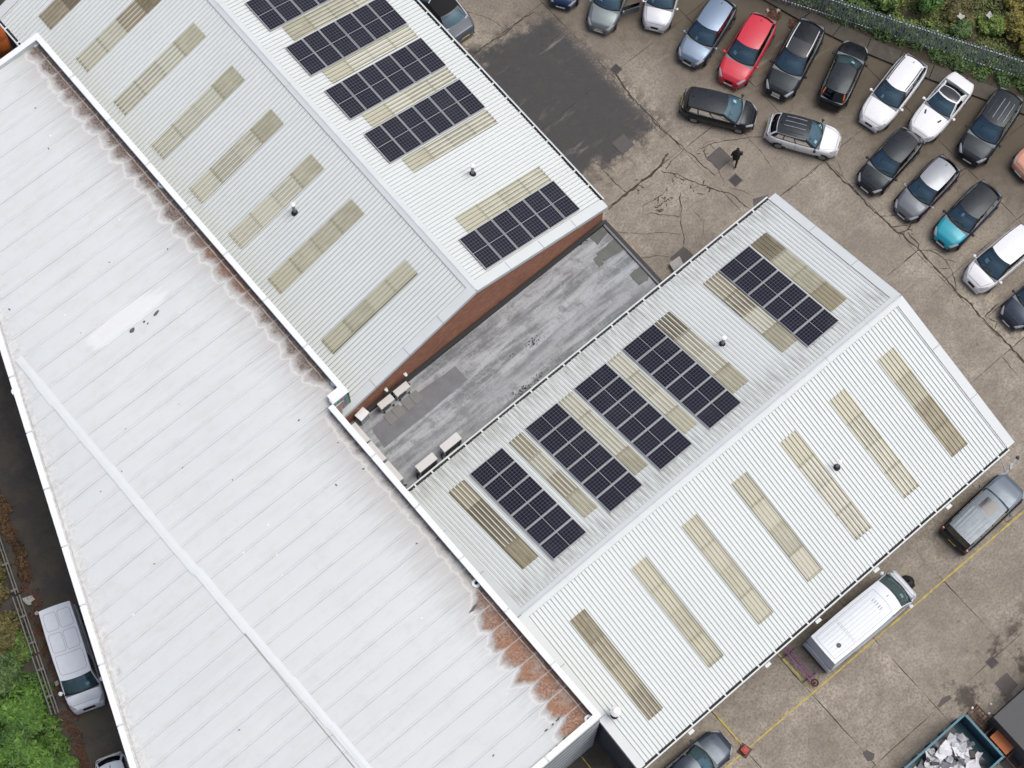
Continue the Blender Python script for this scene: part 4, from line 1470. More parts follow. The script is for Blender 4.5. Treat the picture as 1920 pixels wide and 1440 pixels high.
    def rs(a, b):
        h = hb_r * .97 + (ht_r - hb_r * .97) * b
        xb_ = xrb + cr_b * a * a
        xt_ = xrt + cr_t * a * a
        x = xb_ + (xt_ - xb_) * b
        zz = bz + (roofz(xrt, a) - bz) * (b + .06 * math.sin(math.pi * b))
        return (x, a * h, zz)

    def sd_(s, c, b, out=0.0):
        """side: c from the windscreen (0) to the rear window (1), b up"""
        pf, pr = ws(s, b), rs(s, b)
        x = pf[0] + (pr[0] - pf[0]) * c
        y_ = pf[1] + (pr[1] - pf[1]) * c
        bow = .035 * hw * math.sin(math.pi * c) + .03 * math.sin(math.pi * b)
        zz = pf[2] + (pr[2] - pf[2]) * c
        if b > .999:
            zz = roofz(x, 1.0)
        return (x, y_ + s * (bow + out), zz)

    A = np.linspace(-1, 1, 13)
    Bv = np.linspace(0, 1, 6)
    ga = .93 if not van else .95
    rear_glass = True if rearglass is None else rearglass
    # pillars and surrounds belong to the body shell
    for s in (-1, 1):
        m.grid([[ws(s * a, b) for a in (ga - .005, 1.0)] for b in Bv], 1 if T not in ('van', 'bigvan', 'coupe') else 0, flip=(s > 0))
        m.grid([[rs(s * a, b) for a in (.86, 1.0)] for b in Bv], 0, flip=(s < 0))
    rb_ = 0
    m.grid([[rs(a, b) for a in A] for b in (0.0, .12)], rb_, flip=True)
    if rear_glass:
        m.grid([[rs(a, b) for a in A] for b in (.90, 1.0)], rb_, flip=True)
    else:
        m.grid([[rs(a, b) for a in A] for b in Bv], 0, flip=True)
    sg = side_glass if side_glass is not None else [(.07, .40), (.43, .70), (.73, .90)]
    C = np.linspace(0, 1, 25)
    for s in (-1, 1):
        # body-colour side frame, glass sits proud of it
        m.grid([[sd_(s, c, b, -.012) for c in C] for b in Bv], 1 if ((not van or T == 'boxy') and T != 'coupe') else 0, flip=(s > 0))
        m.grid([[sd_(s, c, b, -.004) for c in C] for b in (.93, 1.0)], 0 if not softtop else 1, flip=(s > 0))
    body = m.build('body', [paint, M_BLACK, M_TRIMINT, hoodpaint or paint], t, smooth=True)
    # roof
    m = MB()
    nx = 12
    rw = []
    for i in range(nx + 1):
        u = i / nx
        row = []
        for a in np.linspace(-1, 1, 13):
            xf, xr_ = ws(a, 1.0)[0], rs(a, 1.0)[0]
            x = xf + (xr_ - xf) * u
            e = sd_(1 if a >= 0 else -1, u, 1.0)
            row.append((x, abs(a) * e[1], roofz(x, a) + .002))
        rw.append(row)
    m.grid(rw, 0, flip=False)
    roof = m.build('roof', M_SOFT if softtop else roofpaint, t, smooth=True)

    def rp(u, a, lift):
        xf, xr_ = ws(a, 1.0)[0], rs(a, 1.0)[0]
        x = xf + (xr_ - xf) * u
        e = sd_(1 if a >= 0 else -1, u, 1.0)
        return (x, abs(a) * e[1], roofz(x, a) + lift)

    def strip(mb, p_, q_, wd, mi=0):
        """a narrow strip along points p_ (list), widened sideways by wd"""
        Lr, Rr_ = [], []
        for i, p in enumerate(p_):
            d = Vector(p_[min(i + 1, len(p_) - 1)]) - Vector(p_[max(0, i - 1)])
            s_ = Vector((-d.y, d.x, 0))
            s_ = s_.normalized() * wd / 2 if s_.length > 1e-6 else Vector((0, wd / 2, 0))
            Lr.append(tuple(Vector(p) + s_))
            Rr_.append(tuple(Vector(p) - s_))
        mb.grid([Lr, Rr_], mi, flip=True)

    # windscreen, rear window, side windows
    gA = np.linspace(-ga, ga, 13)
    m = MB().grid([[tuple(Vector(ws(a, b)) + Vector((.004, 0, .004))) for a in gA] for b in np.linspace(.07, .985, 7)], 0)
    wsn = m.build('windscreen', M_GLASS if not softtop else M_GLASS, t, smooth=True)
    m = MB().grid([[tuple(Vector(ws(a, b)) + Vector((.010, 0, .010))) for a in np.linspace(-.97, .97, 13)] for b in (-.05, .09)], 0)
    MBc = m.build('wiper_cowl', M_BLACK, t, smooth=True)
    m = MB()
    for a0, a1 in ((.80, .08), (.02, -.62)):
        strip(m, [tuple(Vector(ws(a0 + (a1 - a0) * q, .10 + .05 * q)) + Vector((.02, 0, .022))) for q in (0, .5, 1)], None, .022)
    m.build('wiper', M_BLACK, t)
    if rear_glass:
        m = MB().grid([[tuple(Vector(rs(a, b)) + Vector((-.005, 0, .005))) for a in np.linspace(-.86, .86, 9)] for b in np.linspace(.12, .90, 5)], 0, flip=True)
        m.build('rear_window', M_GLASS_D if T != 'saloon' else M_GLASS, t, smooth=True)
    for s in (-1, 1):
        for c0, c1_ in sg:
            m = MB().grid([[sd_(s, c, b, .004) for c in np.linspace(c0, c1_, 6)] for b in np.linspace(.10, .90, 4)], 0, flip=(s > 0))
            m.build('side_window', M_GLASS_D, t, smooth=True)
    # interior that shows through the windscreen
    MB().box((xwb - .10 * L, 0, belt + .035), (.10 * L, hb_f * 1.7, .06)).build('dashboard', M_TRIMINT, t)
    wx, wy = xwb - .165 * L, -.36 * hw
    st_ = MB()
    ring = [(wx + .05 * math.sin(q), wy + .17 * math.cos(q), belt + .10 + .13 * math.sin(q)) for q in np.linspace(0, 2 * math.pi, 15)]
    for a, b in zip(ring, ring[1:]):
        st_.cyl(a, b, .018, None, 5)
    st_.cyl((wx, wy, belt + .1), (wx + .2, wy, belt + .04), .03, None, 6)
    st_.build('steering_wheel', M_BLACK, t)
    if not van or T == 'boxy':
        for s in (-1, 1):
            MB().box((xwt - .045 * L, s * .40 * hw, belt + .10), (.16, .44 * hw, .22)).box((xwt - .055 * L, s * .40 * hw, belt + .27), (.10, .24 * hw, .13)).build('front_seat', M_SEAT, t)
        if T not in ('coupe',):
            MB().box((xrt + .17 * L, 0, belt + .09), (.14, 1.25 * hw, .20)).build('rear_seat', M_SEAT, t)
    else:
        for y_ in (-.42, .0, .42):
            MB().box((xwt + .0 * L, y_ * hw, belt + .14), (.15, .36 * hw, .34)).build('front_seat', M_SEAT, t)
        MB().box((xwt - .10, 0, belt + .3), (.03, hb_f * 1.75, .66)).build('bulkhead', M_TRIMINT, t)
    if paper:
        a0, b0, sa = paper
        m = MB().grid([[tuple(Vector(ws(a, b)) + Vector((-.012, 0, -.012))) for a in (a0 - sa, a0 + sa)] for b in (b0 - .10, b0 + .10)], 0)
        m.build('windscreen_notice', M_PAPER, t)
    # seams, each its own strip
    def seam(pts, wd=.016):
        q = MB()
        strip(q, pts, None, wd)
        q.build('panel_seam', M_BLACK, t)

    if not van or T == 'boxy':
        for s in (-1, 1):
            seam([top(x, s * (.80 - .10 * (x - xwb) / (.43 * L - xwb)), .004) for x in np.linspace(xwb - .01, .455 * L, 9)])
        seam([top(.455 * L, f, .004) for f in np.linspace(-.70, .70, 9)])
    else:
        seam([top(.44 * L, f, .004) for f in np.linspace(-.80, .80, 9)])
    for s in (-1, 1):
        for c in (.42, .715):
            x_ = sd_(s, c, 0.02, .006)[0]
            seam([(x_, s * plan(x_) * f, zb + q * (belt - zb)) for f, q in ((.982, .98), (1.004, .70), (1.006, .38), (.975, .14))], .014)
    # lamps, grille, plates
    for s in (-1, 1):
        if T in ('van', 'bigvan'):
            xa_, xb_, fa, fb = .425 * L, .487 * L, .66, .95
        else:
            xa_, xb_, fa, fb = .395 * L, .482 * L, .70, .965
        rws = []
        for i in range(6):
            u = i / 5
            x = xa_ + (xb_ - xa_) * u
            rws.append([top(x, s * (fb - (fb - fa) * q * (.25 + .75 * u)), .008) for q in (0, .33, .66, 1)])
        MB().grid(rws, 0, flip=(s < 0)).build('headlight', M_LAMP, t, smooth=True)
        x = -.478 * L
        zt = belt - .05
        if tails == 'tall':
            m = MB()
            for b0, b1 in ((.05, .35), (.35, .65), (.65, .95)):
                m.grid([[tuple(Vector(rs(s * a, b)) + Vector((-.012, 0, .01))) for a in (.87, .99)] for b in (b0, b1)], 0 if b0 < .3 else 1, flip=(s < 0))
            m.build('taillight', [M_TAIL, M_AMBER], t)
        else:
            if van:
                MB().box((x, s * plan(x) * .90, zt - .05), (.10, .16 * hw, .34), taper=.8).build('taillight', M_TAIL, t)
            else:
                m = MB()
                for z0_, z1_ in ((zt - .17, zt - .10), (zt - .10, zt - .03)):
                    rr_ = []
                    for x_ in (-.488 * L, -.478 * L, -.465 * L, -.452 * L):
                        w_ = plan(x_)
                        rr_.append([(x_ - .006, s * (w_ * 1.0 + .006), z0_), (x_ - .006, s * (w_ * .985 + .008), z1_)])
                    m.grid(rr_, 0, flip=(s > 0))
                m.build('taillight', M_TAIL, t, smooth=True)
    gr = []
    for x in np.linspace(.487 * L, .4985 * L, 5):
        gr.append([top(x, f, .007) for f in np.linspace(-.40, .40, 7)])
    MB().grid(gr, 0).build('grille', M_CHROME if chrome_nose else M_BLACK, t, smooth=True)
    if plate:
        MB().box((.5 * L + .004, 0, nose - .17), (.02, .52, .11)).build('number_plate', M_PLATE_W, t)
        MB().box((-.5 * L + .004, 0, .52), (.02, .52, .11)).build('number_plate', M_PLATE_Y, t)
    MB().box((.478 * L, 0, .36), (.05 * L, plan(.47 * L) * 1.75, .14), taper=.9).build('front_bumper', M_BLACK if clad else paint, t)
    MB().box((-.482 * L, 0, .42), (.045 * L, plan(-.47 * L) * 1.85, .18), taper=.9).build('rear_bumper', M_BLACK if (clad or van) else paint, t)
    # mirrors
    for s in (-1, 1):
        x = xwb - .055 * L
        y_ = plan(x) * s
        big = 1.35 if T in ('van', 'bigvan') else 1.0
        m = MB()
        k = []
        for i, (dx, sc_) in enumerate(((-.075, .55), (-.03, 1.0), (.04, .9), (.085, .35))):
            k.append([(x + dx * big, y_ + s * (.10 + .085 * sc_ * big * math.cos(q)), belt + .06 + .062 * big * sc_ * math.sin(q)) for q in np.linspace(0, 2 * math.pi, 9)])
        m.grid(k, 0, flip=(s < 0))
        m.bar((x, y_ * .93, belt + .02), (x, y_ + s * .06, belt + .04), .06, .04)
        m.build('wing_mirror', (roofpaint if roofpaint is not M_SOFT else paint), t, smooth=True)
    # wheels
    wr = wheel_r or (.325 if not (clad or van) else .36)
    for xw in (.315 * L if not van else .335 * L, -.285 * L if not van else -.27 * L):
        for s in (-1, 1):
            yo = plan(xw) * s
            m = MB().cyl((xw, yo * 1.006, wr), (xw, yo - s * .22, wr), wr, None, 22)
            wh = m.build('wheel', M_TYRE, t)
            r_ = MB().cyl((xw, yo * 1.013, wr), (xw, yo * .98, wr), wr * .64, None, 16)
            sub('rim', r_, M_RIM if not wells else M_BLACK, wh)
            arc = MB()
            P = []
            for q in np.linspace(R(-15), R(195), 12):
                for rr in (wr + .02, wr + .085):
                    P.append((xw + rr * math.cos(q), yo * 1.008, wr + rr * math.sin(q)))
            arc.grid([P[0::2], P[1::2]], 0, flip=(s > 0))
            arc.build('wheel_arch', M_BLACK, t)
    # roof furniture
    if fin:
        u = .90 if not van else .06
        p = rp(u, 0, 0)
        MB().box((p[0], 0, p[2] + .03), (.15, .035, .07), taper=.45).build('antenna', M_BLACK, t)
    if rails:
        for s in (-1, 1):
            m = MB()
            pts = [rp(u, s * .90, .05) for u in np.linspace(.04, .93, 9)]
            for a, b in zip(pts, pts[1:]):
                m.bar(a, b, .045, .04)
            for u in (.06, .48, .91):
                a = rp(u, s * .90, 0)
                m.bar(a, (a[0], a[1], a[2] + .05), .05, .05)
            m.build('roof_rail', rails, t)
    if sunroof:
        u0, u1, wa = sunroof
        m = MB().grid([[rp(u, a, .006) for a in np.linspace(-wa, wa, 7)] for u in np.linspace(u0, u1, 6)], 0)
        m.build('sunroof', M_SUNROOF, t, smooth=True)
    for i in range(ribs):
        a = -.66 + 1.32 * i / (ribs - 1)
        u0, u1 = (.14, .80) if T != 'boxy' else (.42, .97)
        if panels == 'van':
            u0, u1 = .20, .94
        m = MB()
        p_, q_ = [rp(u, a, .012) for u in np.linspace(u0, u1, 8)], None
        strip(m, p_, None, .05 if T != 'boxy' else .075)
        strip(m, [(x, y + .035, z - .008) for x, y, z in p_], None, .02, 1)
        m.build('roof_rib', [roofpaint, M_SEAMGREY], t)
    if panels == 'outline':       # pressed panels of a small van roof
        m = MB()
        for u0, u1 in ((.075, .34), (.385, .64), (.685, .925)):
            for a0, a1 in ((-.84, -.05), (.05, .84)) if u0 > .1 else ((-.84, .84),):
                c_ = .07
                loop = [(u0, a0 + c_), (u0, a1 - c_), (u0 + .03, a1), (u1 - .03, a1), (u1, a1 - c_), (u1, a0 + c_), (u1 - .03, a0), (u0 + .03, a0), (u0, a0 + c_)]
                for (ua, aa), (ub, ab) in zip(loop, loop[1:]):
                    strip(m, [rp(ua + (ub - ua) * q, aa + (ab - aa) * q, .008) for q in (0, .25, .5, .75, 1)], None, .026)
        m.build('roof_pressing', M_SEAMGREY, t)
    if panels == 'van':
        m = MB()
        for u0, u1 in ((.12, .66), (.68, .965)):
            loop = [(u0, -.80), (u0, .80), (u1, .80), (u1, -.80), (u0, -.80)]
            for (ua, aa), (ub, ab) in zip(loop, loop[1:]):
                strip(m, [rp(ua + (ub - ua) * q, aa + (ab - aa) * q, .010) for q in np.linspace(0, 1, 7)], None, .03)
        m.build('roof_pressing', M_SEAMGREY, t)
        p = rp(.83, -.35, 0)
        MB().cyl((p[0], p[1], p[2]), (p[0], p[1], p[2] + .05), .13, .11, 14).build('roof_vent', M_ACD, t)
        for i in range(5):
            p = rp(.21, -.30 + .16 * i, .012)
            MB().box((p[0], p[1], p[2]), (.22, .06, .03), taper=.6).build('roof_louvre', M_SEAMGREY, t)
    if vents:
        for s in (-1, 1):
            p = top(xwb + .075 * L, s * .52, .004)
            MB().box((p[0], p[1], p[2] - .005), (.26, .10, .03), rz=s * -.35).build('bonnet_vent', M_BLACK, t)
    if glassroof:
        m = MB().grid([[rp(u, a, .005) for a in np.linspace(-.90, .90, 9)] for u in np.linspace(.14, 1.0, 6)], 0)
        m.build('glass_roof', M_SUNROOF, t, smooth=True)
    if softtop:
        for s in (-1, 1):
            m = MB()
            pts = [sd_(s, c, .04, .02) for c in np.linspace(.02, 1, 12)]
            for a, b in zip(pts, pts[1:]):
                m.bar(a, b, .05, .03)
            m.build('chrome_strip', M_CHROME, t)
        m = MB()
        pts = [tuple(Vector(rs(a, .02)) + Vector((-.03, 0, .02))) for a in np.linspace(-1, 1, 15)]
        for a, b in zip(pts, pts[1:]):
            m.bar(a, b, .05, .03)
        pts = [tuple(Vector(ws(a, 1.0)) + Vector((.0, 0, .012))) for a in np.linspace(-1, 1, 9)]
        for a, b in zip(pts, pts[1:]):
            m.bar(a, b, .05, .03)
        m.build('chrome_strip', M_CHROME, t)
    if door_open:
        s = 1 if door_open > 0 else -1
        x0 = xwb - .06 * L
        m = MB()
        d = Vector((-math.cos(R(50)), s * math.sin(R(50)), 0))
        a = Vector((x0, s * plan(x0), 0))
        nrm = Vector((d.y, -d.x, 0))
        for z0, z1, mi, tk in ((.32, belt, 0, .09), (belt, belt + .42, 1, .03)):
            P = [a + nrm * tk / 2, a + d * 1.05 + nrm * tk / 2, a + d * 1.05 - nrm * tk / 2, a - nrm * tk / 2]
            m.prism([(p.x, p.y) for p in (P if s > 0 else P[::-1])], z0, z1, mi)
        m.build('open_door', [paint, M_GLASS_D], t)
    return t


M_SOFT = plain('soft_top_fabric', (0.012, 0.012, 0.014), 0.95, var=.2, scale=20)
M_AMBER = plain('amber_lens', (0.55, 0.16, 0.04), 0.3, var=.3)
M_SUNROOF = plain('sunroof_glass', (0.030, 0.036, 0.045), 0.10, var=.15, scale=2)
M_SEAMGREY = plain('pressing_shadow', (0.44, 0.48, 0.52), 0.6, var=.1)
P_ = paint_mat
c_white = P_('white_paint', (0.80, 0.81, 0.82), 0, .25)
c_black = P_('black_paint', (0.008, 0.009, 0.011), 0, .20)
c_char = P_('charcoal_paint', (0.017, 0.020, 0.025), .1, .26)
c_grey = P_('slate_grey_paint', (0.125, 0.138, 0.155), .35, .32)
c_silver = P_('silver_paint', (0.29, 0.31, 0.335), .35, .32)
c_blue = P_('pale_blue_paint', (0.205, 0.270, 0.365), .45, .30)
c_navy = P_('navy_paint', (0.022, 0.045, 0.11), .3, .25)
c_red = P_('red_paint', (0.60, 0.030, 0.052), 0, .26)
c_teal = P_('teal_paint', (0.008, 0.28, 0.37), .1, .28)
c_green = P_('grey_green_paint', (0.185, 0.215, 0.225), .45, .32)
c_pink = P_('salmon_paint', (0.62, 0.30, 0.21), .1, .3)
c_plum = P_('plum_black_paint', (0.040, 0.020, 0.038), .3, .28)
c_darkblue = P_('steel_blue_paint', (0.042, 0.055, 0.080), .3, .26)
SW2 = [(.07, .46), (.50, .88)]

make_car('car', 'grey convertible with black soft top and chrome trim beside the shed', 'car', (33.25, 44.75), 87.5, 5.05, 1.92, 1.42, 'saloon', c_grey, softtop=True, fin=False, side_glass=[])
make_car('car', 'dark blue car cut off by the top edge, leftmost of the back row', 'car', (40.25, 41.45), -147, 4.35, 1.80, 1.48, 'hatch', c_navy)
make_car('car', 'grey green car with its door open and paper in the windscreen', 'car', (41.0, 38.85), -151, 4.45, 1.80, 1.50, 'hatch', c_green, chrome_nose=True, paper=(-.55, .42, .15), door_open=1)
make_car('car', 'silver white hatchback between the open doored car and the pale blue one', 'car', (43.25, 37.0), -145.5, 4.25, 1.76, 1.50, 'hatch', P_('pearl_paint', (0.62, 0.63, 0.66), .2, .28), paper=(-.6, .3, .09))
make_car('car', 'pale blue SUV parked left of the red one', 'car', (43.62, 33.72), -162, 4.5, 1.86, 1.64, 'suv', P_('dark_blue_grey_paint', (0.045, 0.055, 0.075), .3, .28), hoodpaint=c_blue, roofpaint=c_blue, clad=True, paper=(-.25, .2, .09))
make_car('car', 'bright red SUV in the back row', 'car', (44.55, 31.43), -159.5, 4.62, 1.88, 1.66, 'suv', c_red, paper=(-.55, .35, .13))
make_car('car', 'black SUV with chrome roof rails parked right of the red one', 'car', (46.2, 29.3), -158, 5.0, 1.92, 1.70, 'suv', c_char, roofpaint=c_black, rails=M_CHROME, sunroof=(.04, .46, .80), chrome_nose=True, fin=False, hoodpaint=c_char)
make_car('car', 'black hatchback with tall amber tail lamps, nose towards the fence', 'car', (47.62, 26.85), 25, 4.25, 1.76, 1.50, 'hatch', c_black, roofpaint=c_char, tails='tall', plate=False, paper=(-.35, .55, .14))
make_car('car', 'white estate car with dark roof lines in the back row', 'car', (49.0, 24.28), -167.5, 4.95, 1.86, 1.48, 'estate', c_white, rails=M_BLACK, paper=(-.35, .25, .09))
make_car('car', 'white two door coupe with glass roof and bonnet vents', 'car', (50.42, 21.92), -170, 4.5, 1.84, 1.33, 'coupe', c_white, glassroof=True, vents=True, fin=False, side_glass=[(.08, .72)])
make_car('car', 'charcoal SUV with ribbed roof at the right end of the back row', 'car', (51.62, 19.3), -165, 4.85, 1.93, 1.74, 'suv', c_char, ribs=4, clad=True)
make_car('car', 'black hatchback parked crosswise in front of the red SUV', 'car', (40.9, 29.75), -55.5, 4.22, 1.76, 1.54, 'mpv', c_black, roofpaint=c_char, paper=(.55, .55, .12))
make_car('car', 'white small SUV with black ribbed roof parked crosswise', 'car', (43.4, 25.58), -57, 4.12, 1.78, 1.56, 'suv', c_white, roofpaint=c_char, ribs=4, paper=(-.6, .3, .12))
make_car('car', 'black hatchback at the front left of the short row', 'car', (46.0, 21.4), -172, 4.35, 1.82, 1.52, 'hatch', c_black, roofpaint=c_char, hoodpaint=c_char)
make_car('car', 'dark plum car with silver bonnet and roof between black and teal cars', 'car', (46.42, 18.9), -174, 4.3, 1.80, 1.50, 'hatch', c_plum, roofpaint=c_silver, hoodpaint=c_grey, clad=True)
make_car('car', 'teal bonneted SUV with black roof', 'car', (46.95, 16.33), -174, 4.45, 1.84, 1.60, 'suv', P_('deep_blue_black_paint', (0.010, 0.022, 0.045), .1, .25), hoodpaint=c_teal, roofpaint=c_char, clad=True, paper=(-.15, .75, .10))
make_car('car', 'salmon pink car cut off by the right edge', 'car', (53.12, 16.2), 176.5, 4.5, 1.84, 1.55, 'suv', c_pink, clad=True, chrome_nose=True)
make_car('car', 'white people carrier with notice in the windscreen at the right edge', 'car', (46.62, 13.33), 180, 4.6, 1.84, 1.62, 'mpv', c_white, paper=(-.45, .42, .15))
make_car('car', 'dark navy car below the white people carrier, cut by the right edge', 'car', (46.5, 10.55), 180, 4.4, 1.80, 1.50, 'hatch', P_('ink_blue_paint', (0.028, 0.036, 0.058), .3, .26))
make_car('jeep', 'boxy black off roader with silver ribbed roof by the lower shed', 'car', (36.0, 3.85), 2.0, 4.75, 1.95, 1.86, 'boxy', c_black, roofpaint=P_('jeep_roof_paint', (0.115, 0.140, 0.170), .2, .34), hoodpaint=P_('pale_silver_paint', (0.135, 0.165, 0.205), .2, .3), ribs=6, sunroof=(.10, .36, .55), fin=False, clad=True)
make_car('van', 'long white panel van with ribbed roof beside the lower shed', 'van', (27.25, 3.85), -1.2, 6.25, 2.06, 2.62, 'bigvan', P_('van_white_paint', (0.72, 0.77, 0.82), 0, .35), ribs=7, panels='van', side_glass=[(.02, .17)], rearglass=False, paper=(-.45, .45, .12), fin=True)
make_car('car', 'steel blue saloon under the lower shed eaves, cut by the bottom edge', 'car', (15.75, 3.9), -1.0, 4.5, 1.82, 1.45, 'saloon', c_darkblue)
make_car('van', 'white van with panelled roof in the dark alley by the hall', 'van', (-4.52, 28.3), -109.8, 5.45, 1.96, 1.97, 'van', P_('alley_van_paint', (0.84, 0.88, 0.92), 0, .3), panels='outline', side_glass=[(.03, .26)], rearglass=False, paper=(.45, .38, .12), group='vehicles in the alley', fin=False)
make_car('car', 'white car with dark sunroof at the bottom of the alley', 'car', (-6.85, 21.25), -110.4, 4.3, 1.80, 1.60, 'suv', P_('cool_white_paint', (0.80, 0.84, 0.88), 0, .3), sunroof=(.30, .72, .62), group='vehicles in the alley')

# ================================================================== BOUNDARY, PLANTS, SMALL THINGS
ME_PALE = MB().prism([(-.044, -.012), (0, .018), (.044, -.012), (.034, -.018), (0, .006), (-.034, -.018)], 0, 2.25).mesh('pale', plain('pale_steel', (0.34, 0.375, 0.385), .55, .15, var=.2))
FA, FB = Vector((46.9, 34.85, .12)), Vector((57.0, 17.1, .12))
fence = thing('palisade_fence', 'grey steel palisade fence running through the ivy behind the cars', 'fence', tuple(FA.lerp(FB, .5)), worldspace=True)
fd = (FB - FA).normalized()
fang = math.atan2(fd.y, fd.x)
Lf = (FB - FA).length
k = 0
s_ = 0.0
while s_ < Lf:
    p = FA + fd * s_
    link('pale', ME_PALE, fence, Matrix.Translation((p.x, p.y, .14 + random.uniform(-.02, .02))) @ Matrix.Rotation(fang, 4, 'Z') @ Matrix.Rotation(random.gauss(0, .012), 4, 'Y'))
    s_ += .178
nrm_f = Vector((-fd.y, fd.x, 0))
for z in (.3, 1.98):
    MB().bar(FA + nrm_f * .03 + Vector((0, 0, z)), FB + nrm_f * .03 + Vector((0, 0, z)), .05, .05).build('rail', M_STEEL, fence)
s_ = .4
while s_ < Lf:
    p = FA + fd * s_ + nrm_f * .09
    MB().box((p.x, p.y, 1.2), (.06, .10, 2.3), fang).build('post', M_STEEL, fence)
    s_ += 2.75


def leaves(n, lobes, size, flat=.55, elong=1.6, shell=.62):
    """Leaf-sized quads spread through a set of ellipsoid lobes (centre, radii)."""
    P = np.empty((n, 3))
    wts = np.array([l[1][0] * l[1][1] for l in lobes])
    idx = rng.choice(len(lobes), n, p=wts / wts.sum())
    d = rng.normal(size=(n, 3))
    d /= np.linalg.norm(d, axis=1)[:, None]
    d[:, 2] = np.abs(d[:, 2]) * .95 - .08
    r = shell + (1 - shell) * rng.random(n) ** .6
    r *= 1 + .22 * np.sin(d[:, 0] * 7 + idx * 2.1) * np.cos(d[:, 1] * 6 + idx)
    for i, (c, rad) in enumerate(lobes):
        q = idx == i
        P[q] = np.array(c) + d[q] * r[q, None] * np.array(rad)
    nr = d * (1 - flat) + np.array([0, 0, 1]) * flat + rng.normal(scale=.42, size=(n, 3))
    nr /= np.linalg.norm(nr, axis=1)[:, None]
    a = np.cross(nr, rng.normal(size=(n, 3)))
    a /= np.linalg.norm(a, axis=1)[:, None]
    b = np.cross(nr, a)
    s = size * (.55 + .9 * rng.random(n))[:, None]
    # a leaf is a kite with a fold along the middle
    tip, base = P + a * s * elong * .6, P - a * s * elong * .6
    l, r_ = P + b * s * .42 - nr * s * .12, P - b * s * .42 - nr * s * .12
    V = np.stack([base, r_, tip, l], 1).reshape(-1, 3)
    Fi = np.arange(n * 4).reshape(-1, 4)
    F = np.concatenate([Fi[:, [0, 1, 2]], Fi[:, [0, 2, 3]]])
    return V, F


def leafmesh(name, V, F, mat):
    me = bpy.data.meshes.new(name)
    me.from_pydata(V.tolist(), [], F.tolist())
    me.materials.append(mat)
    me.update()
    return me


L_GREEN = leaf_mat('leaf_green', (0.058, 0.150, 0.023), (0.150, 0.293, 0.046), (0.033, 0.081, 0.018))
L_IVY = leaf_mat('leaf_ivy', (0.051, 0.105, 0.034), (0.128, 0.212, 0.060), (0.031, 0.061, 0.022))
L_LIME = leaf_mat('leaf_lime', (0.105, 0.180, 0.033), (0.225, 0.315, 0.068), (0.053, 0.090, 0.024))
L_OLIVE = leaf_mat('leaf_olive', (0.102, 0.099, 0.032), (0.203, 0.181, 0.058), (0.051, 0.049, 0.020))
L_YELLOW = leaf_mat('leaf_yellowing', (0.137, 0.137, 0.026), (0.286, 0.240, 0.046), (0.065, 0.072, 0.019))
L_BROWN = leaf_mat('leaf_brown', (0.111, 0.065, 0.033), (0.221, 0.130, 0.058), (0.046, 0.029, 0.018))
L_DEAD = leaf_mat('leaf_dead', (0.075, 0.032, 0.018), (0.175, 0.078, 0.038), (0.030, 0.017, 0.012))
L_MIX = leaf_mat('leaf_mixed', (0.085, 0.125, 0.035), (0.165, 0.190, 0.055), (0.055, 0.070, 0.024))
M_BARK = plain('twig_bark', (0.045, 0.034, 0.024), .9, var=.3, scale=9)


def shrub(x, y, rx, ry, h, mat, label, n, size=.10, group='shrubs beyond the fences', seed=0, elong=1.7, z=0.0):
    t = thing('shrub', label, 'shrub', (x, y, z), random.uniform(0, 6), group)
    rr = random.Random(seed + 11)
    lobes = []
    for i in range(9):
        a = rr.uniform(0, 6.28)
        q = rr.uniform(.0, .72)
        lobes.append(((math.cos(a) * q * rx, math.sin(a) * q * ry, h * rr.uniform(.30, .62)), (rx * rr.uniform(.32, .55), ry * rr.uniform(.32, .55), h * rr.uniform(.25, .42))))
    V, F = leaves(n, lobes, size, elong=elong)
    link('foliage', leafmesh('foliage', V, F, mat), t)
    m = MB()
    for i in range(9):
        c = lobes[i][0]
        m.cyl((c[0] * .12, c[1] * .12, 0), (c[0] * .55, c[1] * .55, c[2] * .55), .035, .024, 5).cyl((c[0] * .55, c[1] * .55, c[2] * .55), (c[0], c[1], c[2] + .15), .024, .008, 5)
    m.build('stem', M_BARK, t)


